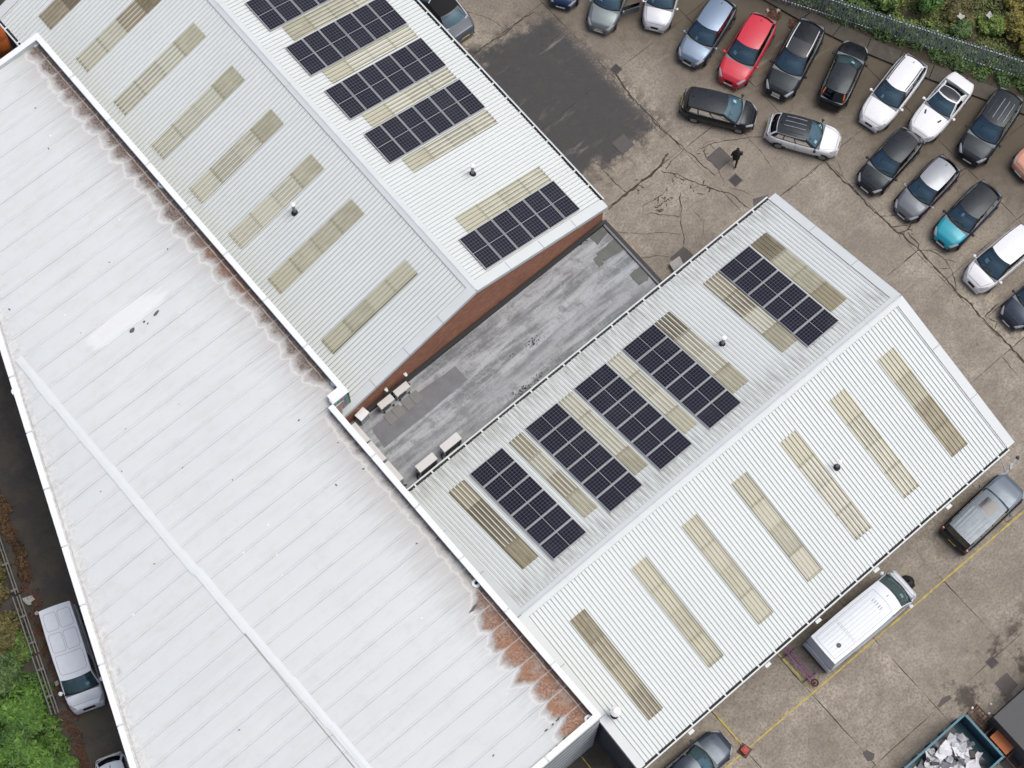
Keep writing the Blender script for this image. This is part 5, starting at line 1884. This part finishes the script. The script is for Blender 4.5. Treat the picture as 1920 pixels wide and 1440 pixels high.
SH = ((-9.4, 26.0, 1.55, 1.5, 2.2, L_GREEN, 'bright green feathery shrub filling the bottom left corner', 5200, .15),
      (-8.35, 24.15, 1.05, 1.2, 1.9, L_GREEN, 'bright green shrub touching the bottom edge beside the alley', 3600, .15),
      (-8.05, 27.6, 1.25, 1.15, 1.9, L_GREEN, 'bright green shrub just below the steel alley barrier', 3800, .145),
      (-10.6, 28.6, 1.5, 1.4, 2.1, L_GREEN, 'green shrub at the left edge above the corner bush', 3000, .15),
      (-7.55, 29.75, 1.1, 1.0, 1.7, L_IVY, 'dark green shrub behind the middle of the alley barrier', 3000, .12),
      (-8.8, 30.9, 1.3, 1.1, 1.7, L_OLIVE, 'olive shrub at the left edge behind the alley barrier', 2600, .11),
      (-6.85, 31.7, .95, 1.0, 1.4, L_OLIVE, 'straggly olive shrub against the upper alley barrier', 2600, .10),
      (-6.2, 33.6, .9, 1.1, 1.2, L_BROWN, 'brownish dying shrub at the left edge behind the barrier', 2400, .10),
      (-5.1, 35.6, .8, 1.0, 1.0, L_BROWN, 'low brown bramble at the top of the alley barrier', 1800, .10),
      # beyond the palisade fence
      (52.9, 28.9, 1.35, 1.5, 2.4, L_LIME, 'bright leafy shrub behind the left part of the palisade fence', 4200, .15),
      (53.9, 27.1, .85, .9, 2.2, L_GREEN, 'round green shrub behind the palisade fence', 2600, .15),
      (54.9, 28.0, 1.0, 1.1, 1.6, L_IVY, 'dark ivy clad shrub in the shade at the top edge', 2600, .13),
      (51.3, 31.2, 1.1, 1.2, 1.9, L_IVY, 'dark green shrub where the fence meets the top edge', 3200, .12),
      (55.3, 25.3, .9, .9, 1.1, L_OLIVE, 'low olive scrub beyond the middle of the fence', 2000, .11),
      (54.6, 24.4, .75, .8, 1.1, L_IVY, 'low dark shrub hugging the far side of the fence', 1900, .11),
      (56.1, 23.6, .95, .9, 1.3, L_LIME, 'pale green shrub beyond the fence with litter beside it', 2400, .11),
      (57.1, 22.4, 1.1, 1.1, 1.8, L_YELLOW, 'yellowing shrub beyond the fence at the right edge', 3400, .12),
      (56.5, 21.2, .9, .9, 1.5, L_YELLOW, 'yellow green shrub right behind the end of the fence', 2800, .12),
      (58.2, 24.0, 1.1, 1.1, 1.6, L_YELLOW, 'yellowing bush at the right edge of the waste ground', 2600, .12),
      (57.6, 25.9, 1.2, 1.2, .9, L_BROWN, 'brown withered scrub near the top right corner', 2400, .10),
      (56.3, 27.3, 1.1, 1.1, .8, L_OLIVE, 'thin olive scrub at the top edge beyond the fence', 2000, .10),
      (59.3, 26.2, 1.2, 1.2, 1.0, L_BROWN, 'brown scrub in the top right corner', 1900, .10))
for i, (x, y, rx, ry, h, mt, lb, n, sz) in enumerate(SH):
    shrub(x, y, rx, ry, h, mt, lb, n, sz, seed=i, group='shrubs behind the alley barrier' if x < 0 else 'shrubs beyond the palisade fence', z=0.0 if x < 0 else .15)

# ivy and weeds between the kerb and the fence: one tangled mass
lob, lob2 = [], []
for s_ in np.arange(0, 17.5, .30):
    a = Vector((48.55, 33.9, 0)).lerp(Vector((56.6, 17.6, 0)), s_ / 17.5)
    for kk in range(4):
        c = a + Vector((random.uniform(-.72, .85), random.uniform(-.3, .5), 0))
        (lob if random.random() < .8 else lob2).append(((c.x, c.y, .12), (random.uniform(.28, .5), random.uniform(.28, .5), random.uniform(.25, .8) * (1.4 if s_ < 9 else .95))))
V, F = leaves(30000, lob, .10)
tag(link('ivy', leafmesh('ivy', V, F, L_IVY)), 'dark green ivy covering the verge along the kerb', 'ivy', kind='stuff')
V, F = leaves(3600, lob2 + [((55.4, 19.9, .1), (.5, .6, .5)), ((53.0, 24.0, .1), (.4, .4, .6))], .09)
tag(link('weeds', leafmesh('weeds', V, F, L_LIME)), 'paler weeds growing among the ivy by the fence', 'weeds', kind='stuff')
V, F = leaves(2600, [((48.9, 32.9, .05), (.6, .9, .2)), ((49.9, 30.9, .05), (.55, .9, .25)), ((50.6, 29.3, .05), (.4, .7, .2)), ((48.0, 31.1, .0), (.5, .35, .04)), ((47.5, 32.3, 0), (.4, .5, .04))], .07)
tag(link('leaf_litter', leafmesh('leaf_litter', V, F, L_DEAD)), 'rusty fallen leaves along the kerb behind the red car', 'leaves', kind='stuff')
V, F = leaves(24000, [((x + random.uniform(-1.6, 1.6), y + random.uniform(-1.6, 1.6), .15), (random.uniform(.4, .9), random.uniform(.4, .9), random.uniform(.2, .6))) for x, y in ((51.8, 31), (53.3, 29.5), (54.2, 27.5), (55.0, 26.5), (55.4, 24.5), (56.3, 25.5), (56.8, 23.5), (57.5, 21.5), (58.5, 23.0), (57.8, 25.0), (59.5, 25.0), (56.5, 28.0), (58.5, 27.0), (58.0, 19.5)) for _ in range(6)], .10)
tag(link('undergrowth', leafmesh('undergrowth', V, F, L_MIX)), 'low mixed undergrowth on the waste ground beyond the fence', 'undergrowth', kind='stuff')
lobl = []
for s_ in np.arange(-.1, 1.7, .035):
    c = Vector((-2.9, 39.0, 0)).lerp(Vector((-7.1, 26.4, 0)), s_)
    for kk in range(5):
        d_ = random.uniform(.35, 5.0)
        lobl.append(((c.x - d_ * .95, c.y + d_ * .31, .1), (random.uniform(.4, .8), random.uniform(.4, .8), random.uniform(.3, .9))))
V, F = leaves(26000, [l for l in lobl if l[0][1] > 30.5 + random.uniform(-1, 1)], .10)
tag(link('undergrowth', leafmesh('undergrowth', V, F, L_OLIVE)), 'olive and brown undergrowth behind the alley barrier', 'undergrowth', kind='stuff')
V, F = leaves(26000, [l for l in lobl if l[0][1] < 30.8], .13)
tag(link('undergrowth', leafmesh('undergrowth', V, F, L_GREEN)), 'green undergrowth at the bottom left corner', 'undergrowth', kind='stuff')

# alley barrier, litter and leaves
ra, rb = Vector((-2.6, 39.0, 0)), Vector((-6.75, 26.5, 0))
dv = (rb - ra).normalized()
out = Vector((dv.y, -dv.x, 0))
out = out if out.x < 0 else -out
M_RAIL = plain('weathered_rail', (0.21, 0.205, 0.19), .75, .2, var=.3, scale=4)
bar = thing('crash_barrier', 'weathered steel barrier of three rails beside the dark alley', 'barrier', tuple(ra.lerp(rb, .5)), worldspace=True)
for i in range(4):
    a, b = ra.lerp(rb, i / 4 + .004), ra.lerp(rb, (i + 1) / 4 - .004)
    j = random.uniform(-.03, .03)
    for off, z in ((0.0, .78), (.16, .70), (.34, .86)):
        if off == .34 and i == 1:
            continue
        o_ = out * (off + j)
        MB().bar(a + o_ + Vector((0, 0, z)), b + o_ + Vector((0, 0, z)), .06, .09).build('rail', M_RAIL, bar)
for i in range(9):
    p = ra.lerp(rb, (i + .3) / 9) + out * .17
    MB().box((p.x, p.y, .38), (.34, .10, .76), math.atan2(out.y, out.x)).build('post', M_RAIL, bar)
lobs = []
for s_ in np.arange(0, 1.35, .02):
    c = ra.lerp(rb, s_) - out * random.uniform(.1, .75)
    lobs.append(((c.x, c.y, -.02), (.28, .28, .05)))
V, F = leaves(6500, lobs, .055, flat=.8)
tag(link('leaf_litter', leafmesh('leaf_litter', V, F, L_DEAD)), 'red brown fallen leaves along the alley barrier', 'leaves', kind='stuff')
V, F = leaves(1500, [((c[0][0], c[0][1], .1), (.3, .3, .25)) for c in lobs[5:22:2]], .07)
tag(link('bramble', leafmesh('bramble', V, F, L_BROWN)), 'brown bramble tufts sprouting at the foot of the barrier', 'bramble', kind='stuff')
M_LIT = plain('litter_white', (0.42, 0.42, 0.40), .8, var=.5, scale=9)
for px, py, s_, nm in ((106, 1281, .14, 'white paper cup lying beside the alley van'), (69, 1149, .12, 'white wrapper behind the alley van'), (52, 1125, .3, 'crumpled clear plastic on the leaves in the alley'),
                       (1671, 68, .12, 'white litter lying on the ivy by the kerb'), (1460, 18, .14, 'small white litter by the kerb above the red car'), (1440, 18, .13, 'white scrap on the ground behind the red car'), (1676, 96, .3, 'crumpled pale bag behind the white estate'),
                       (1797, 85, .16, 'white scrap caught at the foot of the palisade fence'), (1795, 45, .20, 'torn clear plastic in the scrub beyond the fence'), (1848, 43, .20, 'pale rubbish bag in the yellowing scrub')):
    p = site(px, py, .15)
    m = MB()
    rw = []
    for i in range(4):
        rw.append([(p.x + (i - 1.5) * s_ * .5 + random.uniform(-.3, .3) * s_, p.y + (j - 1.5) * s_ * .5 + random.uniform(-.3, .3) * s_, (p.z if px > 1500 and py < 90 and px < 1790 or px > 1790 else 0) + .05 + random.uniform(0, .45) * s_ + (.9 if px > 1790 and py < 60 else 0)) for j in range(4)])
    m.grid(rw, 0, flip=True)
    tag(m.build('litter', M_LIT), nm, 'litter', 'scraps of litter')

# ---------------------------------------------------------------- person walking across the yard


def person(px, py, head):
    g = site(px, py, 0)
    V = {'pel': (0, 0, .93), 'waist': (0.02, 0, 1.08), 'chest': (.05, 0, 1.30), 'neck': (.08, 0, 1.47), 'chin': (.11, 0, 1.55), 'head': (.12, 0, 1.66), 'crown': (.11, 0, 1.745),
         'hipL': (0, .095, .90), 'kneeL': (.16, .10, .50), 'ankL': (.14, .10, .10), 'toeL': (.31, .11, .045),
         'hipR': (0, -.095, .90), 'kneeR': (-.06, -.10, .49), 'ankR': (-.30, -.10, .15), 'toeR': (-.16, -.11, .045),
         'shL': (.04, .20, 1.40), 'elL': (-.08, .27, 1.13), 'wrL': (.06, .27, .90), 'shR': (.04, -.20, 1.40), 'elR': (.10, -.28, 1.13), 'wrR': (.33, -.24, 1.05)}
    Rd = {'pel': (.155, .13), 'waist': (.145, .125), 'chest': (.175, .13), 'neck': (.062, .062), 'chin': (.075, .07), 'head': (.098, .085), 'crown': (.06, .055),
          'hip': (.10, .10), 'knee': (.068, .068), 'ank': (.05, .05), 'toe': (.045, .035), 'sh': (.075, .075), 'el': (.055, .055), 'wr': (.036, .036)}
    E = [('pel', 'waist'), ('waist', 'chest'), ('chest', 'neck'), ('neck', 'chin'), ('chin', 'head'), ('head', 'crown')]
    for s in 'LR':
        E += [('pel', 'hip' + s), ('hip' + s, 'knee' + s), ('knee' + s, 'ank' + s), ('ank' + s, 'toe' + s), ('chest', 'sh' + s), ('sh' + s, 'el' + s), ('el' + s, 'wr' + s)]
        w_ = Vector(V['wr' + s])
        e_ = Vector(V['el' + s])
        d = (w_ - e_).normalized()
        sd = 1 if s == 'L' else -1
        V['palm' + s] = tuple(w_ + d * .07)
        Rd['palm' + s] = (.032, .018)
        E.append(('wr' + s, 'palm' + s))
        for i, (sp, ln) in enumerate(((-.028, .075), (-.009, .085), (.010, .080), (.028, .062))):
            a = Vector(V['palm' + s])
            side = Vector((0, 0, 1)).cross(d).normalized()
            V['f%d%s' % (i, s)] = tuple(a + d * ln * .55 + side * sp)
            V['g%d%s' % (i, s)] = tuple(a + d * ln * .9 + side * sp - Vector((0, 0, .03)))
            Rd['f%d%s' % (i, s)] = Rd['g%d%s' % (i, s)] = (.009, .009)
            E += [('palm' + s, 'f%d%s' % (i, s)), ('f%d%s' % (i, s), 'g%d%s' % (i, s))]
        V['th' + s] = tuple(w_ + d * .05 + Vector((.04, -.03 * sd, 0)))
        Rd['th' + s] = (.010, .010)
        E.append(('wr' + s, 'th' + s))
    names_ = list(V)
    me = bpy.data.meshes.new('person')
    me.from_pydata([V[n] for n in names_], [(names_.index(a), names_.index(b)) for a, b in E], [])
    o = bpy.data.objects.new('person', me)
    COL.objects.link(o)
    sk = o.modifiers.new('skin', 'SKIN')
    sk.use_smooth_shade = True
    if not me.skin_vertices:
        import bmesh
        bm = bmesh.new()
        bm.from_mesh(me)
        bm.verts.layers.skin.verify()
        bm.to_mesh(me)
        bm.free()
    lay = me.skin_vertices[0].data
    for i, n in enumerate(names_):
        key = n if n in Rd else n[:-1]
        lay[i].radius = Rd[key]
        lay[i].use_root = (n == 'pel')
    ss_ = o.modifiers.new('subsurf', 'SUBSURF')
    ss_.levels = ss_.render_levels = 2
    o.location = (g.x, g.y, 0.012)
    o.rotation_euler = (0, 0, R(head))
    t = NT('person_cloth_and_skin')
    x, y, z = t.sep(t.obj())
    hand = t.math('MAXIMUM', t.math('MULTIPLY', t.smooth(t.math('ABSOLUTE', y), .215, .22), t.math('MULTIPLY', t.smooth(z, .915, .90), t.smooth(z, .6, .62))), t.math('MULTIPLY', t.smooth(x, .35, .36), t.smooth(z, .8, .85)))
    skin = t.math('MAXIMUM', t.smooth(z, 1.50, 1.51), hand)
    cloth = t.mix(t.smooth(z, .86, .88), (0.014, 0.014, 0.017), (0.009, 0.009, 0.010))
    cloth = t.mix(t.smooth(z, .09, .08), cloth, (0.02, 0.02, 0.02))
    me.materials.append(t.fin(t.mix(skin, cloth, (0.42, 0.24, 0.17)), .75))
    tag(o, 'person in black jacket and trousers walking across the yard', 'person')
    # hair and jacket skirt are clothing parts
    m = MB()
    rw = []
    for i in range(7):
        th = i / 6 * 1.75
        rw.append([(.105 + .108 * math.sin(th) * math.cos(q) - .012, .100 * math.sin(th) * math.sin(q), 1.675 + .112 * math.cos(th)) for q in np.linspace(0, 2 * math.pi, 15)])
    m.grid(rw, 0, flip=False)
    h = m.build('hair', plain('dark_hair', (.012, .010, .009), .7), None, smooth=True)
    h.parent = o
    m = MB()
    rw = []
    for z, rx_, ry_, cx in ((1.44, .10, .13, .06), (1.38, .16, .235, .05), (1.25, .17, .235, .04), (1.05, .165, .21, .02), (.88, .18, .21, .0), (.80, .185, .21, 0)):
        rw.append([(cx + rx_ * math.cos(q), ry_ * math.sin(q), z) for q in np.linspace(0, 2 * math.pi, 17)])
    m.grid(rw, 0, flip=True)
    jk = m.build('jacket', plain('black_jacket', (.010, .010, .011), .8, var=.4, scale=14), None, smooth=True)
    jk.parent = o


person(1377, 307, 35)

# ---------------------------------------------------------------- lower yard: skip, racks, container
M_SKIP = plain('blue_skip_paint', (0.032, 0.105, 0.140), .6, var=.5, scale=2.2)
M_SKIPRIM = plain('blue_skip_rim', (0.085, 0.205, 0.25), .6, var=.4, scale=3)
M_RUST = plain('rusty_steel', (0.125, 0.058, 0.035), .85, var=.4, scale=8)
X0, X1, Y0, Y1, SZ = 21.3, 27.66, -5.78, -2.96, 1.8
skip = thing('skip_container', 'open blue steel skip full of pale rubbish at the bottom edge', 'skip', ((X0 + X1) / 2, (Y0 + Y1) / 2, 0), worldspace=True)
MB().box(((X0 + X1) / 2, (Y0 + Y1) / 2, .22), (X1 - X0 - .1, Y1 - Y0 - .1, .1)).build('floor', M_SKIP, skip)
for c, s in ((((X0 + X1) / 2, Y1 - .04, SZ / 2 + .1), (X1 - X0, .06, SZ - .2)), (((X0 + X1) / 2, Y0 + .04, SZ / 2 + .1), (X1 - X0, .06, SZ - .2)), ((X1 - .04, (Y0 + Y1) / 2, SZ / 2 + .1), (.06, Y1 - Y0 - .14, SZ - .2)), ((X0 + .04, (Y0 + Y1) / 2, SZ / 2 + .1), (.06, Y1 - Y0 - .14, SZ - .2))):
    w = MB().box(c, s).build('side_wall', M_SKIP, skip)
    lx, ly = s[0], s[1]
    sub('rim', MB().box((c[0], c[1], SZ), (max(lx, .11), max(ly, .11), .09)), M_SKIPRIM, w)
    n = 7 if lx > ly else 3
    for i in range(n):
        f = (i + .5) / n - .5
        sgx = (1 if c[0] > (X0 + X1) / 2 else -1) if lx < ly else 0
        sgy = (1 if c[1] > (Y0 + Y1) / 2 else -1) if lx > ly else 0
        sub('stiffener', MB().box((c[0] + (f * lx if lx > ly else sgx * .07), c[1] + (f * ly if lx < ly else sgy * .07), c[2]), (.09, .09, SZ - .25)), M_SKIP, w)
RB = [plain('rubbish_%s' % n, c, .6, var=.15) for n, c in (('white', (.72, .74, .78)), ('silver', (.44, .46, .50)), ('grey', (.16, .17, .19)), ('dark', (.035, .037, .042)), ('tan', (.32, .28, .17)))]
V = MB()
rw = []
for i in range(15):
    rw.append([(X0 + .12 + (X1 - X0 - .7) * i / 14, Y0 + .12 + (Y1 - Y0 - .24) * j / 7, .55 + .35 * math.sin(i * 1.3 + j) * math.cos(j * .9) + random.uniform(-.15, .2)) for j in range(8)])
V.grid(rw, 0, flip=True)
tag(V.build('rubbish_heap', RB[2]), 'grey heap of mixed waste lying in the blue skip', 'rubbish', kind='stuff')
NM = ('white board', 'silver sheet', 'grey panel', 'dark sack', 'tan carton')


def waste(m, q, mi=0):
    x, y = random.uniform(22.9, X1 - .75), random.uniform(Y0 + .4, Y1 - .35)
    l_, w_ = random.uniform(.25, 1.0), random.uniform(.15, .55)
    z = random.uniform(.80, 1.30)
    if q in (0, 1, 2):
        a_ = random.uniform(0, 3.1)
        ux, uy = Vector((math.cos(a_), math.sin(a_), random.uniform(-.5, .5))) * l_ / 2, Vector((-math.sin(a_), math.cos(a_), random.uniform(-.5, .5))) * w_ / 2
        c = Vector((x, y, z))
        tw = random.uniform(-.3, .3)
        rw = [[tuple(c + ux * (2 * u - 1 + random.uniform(-.15, .15)) + uy * (2 * v - 1 + random.uniform(-.25, .25)) * (1 - tw * u) + Vector((0, 0, random.uniform(-.07, .07)))) for v in (0, .5, 1)] for u in (0, .33, .66, 1)]
        m.grid(rw, mi)
        m.grid([[(p[0], p[1], p[2] - .03) for p in r] for r in rw], mi, flip=True)
    else:
        m.box((x, y, z), (l_ * .6, w_ * .8, random.uniform(.12, .25)), random.uniform(0, 3), mi, taper=random.uniform(.5, .95))
    return x


V = MB()
for i in range(70):
    q = random.choice((0, 0, 0, 0, 1, 1, 2, 3))
    waste(V, q, q)
tag(V.build('loose_rubbish', RB), 'small torn scraps and sheeting covering the waste in the blue skip', 'rubbish', kind='stuff')
for q, n_ in ((0, 10), (1, 7), (2, 4), (3, 3), (4, 3)):
    got = []
    for i in range(n_):
        m = MB()
        got.append((waste(m, q), m))
    got.sort(key=lambda g_: -g_[0])
    for i, (x_, m) in enumerate(got):
        tag(m.build('waste_piece', RB[q]), '%s %s from the end wall by the rusty rack, in the blue skip' % (ORD[i], NM[q]), 'rubbish', 'loose waste in the skip')
t = thing('steel_rack', 'rusty steel rack lying beside the blue skip', 'rack', (28.35, -3.5, 0), worldspace=True)
for x in (28.08, 28.40, 28.72):
    MB().bar((x, -3.02, .75), (x, -4.15, .75), .05, .06).build('bar', M_RUST, t)
for i in range(6):
    y = -3.05 - i * .21
    MB().bar((28.05, y, .69), (28.75, y, .69), .05, .05).build('slat', M_RUST, t)
for x in (28.10, 28.70):
    for y in (-3.1, -4.05):
        MB().box((x, y, .36), (.06, .06, .68)).build('leg', M_RUST, t)
M_ORANGE = plain('orange_board', (0.56, 0.185, 0.065), .7, var=.12, scale=3)
t = thing('steel_cage', 'black steel cage between the skip and the grey container', 'cage', (28.2, -5.9, 0), worldspace=True)
MB().box((28.2, -5.9, .03), (1.0, 3.3, .05)).build('base', M_BLACK, t)
for x in (27.86, 28.66):
    MB().bar((x, -4.3, 1.05), (x, -7.4, 1.05), .04, .04).build('rail', M_RUST, t)
for y in (-4.4, -5.95, -6.7, -7.4):
    MB().bar((27.84, y, 1.09), (28.68, y, 1.09), .035, .035).build('rail', M_RUST, t)
    for x in (27.86, 28.66):
        MB().box((x, y, .52), (.05, .05, 1.03)).build('upright', M_BLACK, t)
o = MB().box((28.27, -5.22, 1.155), (.64, 1.16, .05)).build('orange_board', M_ORANGE)
tag(o, 'flat orange board lying on the black cage by the skip', 'board')
t = thing('site_container', 'flat grey roofed container in the bottom right corner', 'container', (31.5, -6.5, 0), worldspace=True)
M_CONT = plain('container_grey', (0.082, 0.086, 0.090), .7, var=.25, scale=1.6)
MB().box((31.7, -6.6, 1.18), (6.4, 5.1, 2.36)).build('body', M_CONT, t)
MB().box((31.7, -6.6, 2.375), (6.5, 5.2, .04)).build('roof', M_CONT, t)
for i in range(24):
    MB().box((28.7 + i * .26, -4.03, 1.15), (.12, .04, 2.1)).build('corrugation', M_CONT, t)
# small brushed-up bits beside the skip
m = MB()
for i in range(130):
    p = site(random.gauss(1850, 22), random.gauss(1378, 18), .1)
    m.box((p.x, p.y, .05 + random.random() * .12), (random.uniform(.03, .18), random.uniform(.02, .05), .03), random.uniform(0, 3))
tag(m.build('scrap_metal', M_RUST), 'rusty scrap scattered between skip and container', 'scrap', kind='stuff')
for px, py, nm in ((1817, 1332, 'white bag on the near corner of the rusty rack'), (1848, 1342, 'white tin beside the rusty rack'), (1858, 1320, 'white scrap on the stained ground above the rack')):
    p = site(px, py, .1)
    tag(MB().box((p.x, p.y, .9 if px < 1850 else .06), (.16, .11, .1), .5, taper=.7).build('rubbish_scrap', RB[0]), nm, 'litter')

# purple trolley behind the van
M_PURPLE = plain('purple_steel', (0.20, 0.045, 0.17), .5, var=.35, scale=5)
t = thing('ladder_trolley', 'purple steel ladder trolley on wheels behind the white van', 'trolley', (23.38, 4.2, 0), worldspace=True)
for dx in (-.14, .14):
    MB().bar((23.42 + dx, 5.3, .42), (23.34 + dx, 3.22, .42), .05, .06).build('rail', M_PURPLE, t)
for i in range(14):
    y = 5.2 - i * .148
    x = 23.42 - (5.3 - y) * .04
    MB().bar((x - .13, y, .42), (x + .13, y, .42), .035, .04).build('rung', M_PURPLE, t)
for y, dx in ((5.05, 0), (3.45, 0)):
    MB().bar((22.98, y, .12), (23.75, y - .05, .12), .08, .08).build('outrigger', M_BLACK, t)
    MB().box((23.38, y, .26), (.08, .08, .3)).build('leg', M_PURPLE, t)
w = MB()
ring = [(23.34 + .17 * math.cos(q), 3.05 + .17 * math.sin(q), .3) for q in np.linspace(0, 2 * math.pi, 17)]
for a, b in zip(ring, ring[1:]):
    w.cyl(a, b, .05, None, 6)
w.cyl((23.34, 3.05, 0.0), (23.34, 3.05, .42), .04, None, 8)
w.build('wheel', plain('dull_red_rubber', (.10, .025, .028), .7, var=.3), t)
# red capped bollard
p = site(1397, 1406, .3)
t = thing('bollard', 'short red topped bollard where the yellow lines meet', 'bollard', (p.x, p.y, 0), R(4))
MB().box((0, 0, .04), (.58, .58, .08), R(10), taper=.9).build('base', plain('bollard_base', (.10, .07, .065), .8, var=.3), t)
MB().box((0, 0, .22), (.40, .40, .30), taper=.85).build('post', plain('bollard_red', (.36, .055, .042), .6, var=.3, scale=5), t)
MB().box((0, 0, .385), (.22, .22, .03), taper=.7).build('cap', plain('bollard_red_top', (.46, .075, .055), .6, var=.2), t)
# lamp bracket on the corner of the lower shed
a, b = site(1880, 896, 4.6), site(1908, 858, 4.9)
t = thing('wall_lamp', 'pale lamp bracket at the outer corner of the lower shed', 'lamp', (37.5, 5.6, 4.4), worldspace=True)
MB().bar((37.45, 5.5, 4.5), a.lerp(b, .25), .05, .06).bar(a.lerp(b, .2), b, .07, .07).build('arm', M_CLAD, t)
mid_ = a.lerp(b, .55)
MB().box((mid_.x, mid_.y, mid_.z + .03), (.34, .12, .1), math.atan2(b.y - a.y, b.x - a.x) + .5).build('lamp_head', M_CLAD, t)
MB().cyl(b - Vector((0, 0, .05)), b + Vector((0, 0, .13)), .10, .075, 12).build('sensor', M_BLACK, t)
# black sack in front of the van, white sack by the link building
p = site(1703, 1090, .4)
m = MB()
rw = []
for z, r_ in ((0, .30), (.12, .36), (.3, .32), (.42, .2), (.5, .05)):
    rw.append([(p.x + r_ * math.cos(q) * random.uniform(.85, 1.15), p.y + r_ * 1.2 * math.sin(q) * random.uniform(.85, 1.1), z) for q in np.linspace(0, 2 * math.pi, 13)[:-1]])
    rw[-1].append(rw[-1][0])
m.grid(rw, flip=True)
tag(m.build('bin_bag', M_BLACK), 'crumpled black sack by the nose of the long white van', 'bag')
p = site(1268, 496, .3)
m = MB().prism([(p.x - .35, p.y - .2), (p.x + .3, p.y - .25), (p.x + .45, p.y + .25), (p.x - .25, p.y + .3)], 0, .34)
tag(m.build('white_sack', M_LIT), 'white sack on the yard beside the lower shed gutter', 'bag')
# orange tanks in the gap at the top left corner
M_DRUM = plain('orange_plastic', (0.50, 0.13, 0.03), .5, var=.35)
for px, py, h_, nm in ((-4, 49, 2.6, 'orange plastic tank in the dark gap at the left edge, upper one'), (-1, 64, 2.0, 'orange plastic tank in the dark gap at the left edge, lower one')):
    p = site(px, py, h_)
    t = thing('plastic_tank', nm, 'tank', (p.x - .2, p.y, 0), group='orange tanks')
    MB().cyl((0, 0, 0), (0, 0, h_ - .25), .50, .50, 18).build('body', M_DRUM, t, smooth=True)
    MB().cyl((0, 0, h_ - .25), (0, 0, h_), .50, .26, 18).cyl((0, 0, h_), (0, 0, h_ + .08), .16, .16, 14).build('lid', M_DRUM, t)
# tyre-black heap of pipes in the same gap
t = thing('pipe_stack', 'heap of dark hoses in the gap at the top left corner', 'hoses', (11.4, 54.6, 0))
for i in range(6):
    q = random.uniform(0, 3)
    MB().bar((-.9 * math.cos(q), -.5 * math.sin(q), .08 + i * .05), (.9 * math.cos(q), .5 * math.sin(q), .08 + i * .05), .1, .1).build('hose', M_CLAD_D, t)

for o in WROOT:
    if '_w' in o:
        del o['_w']
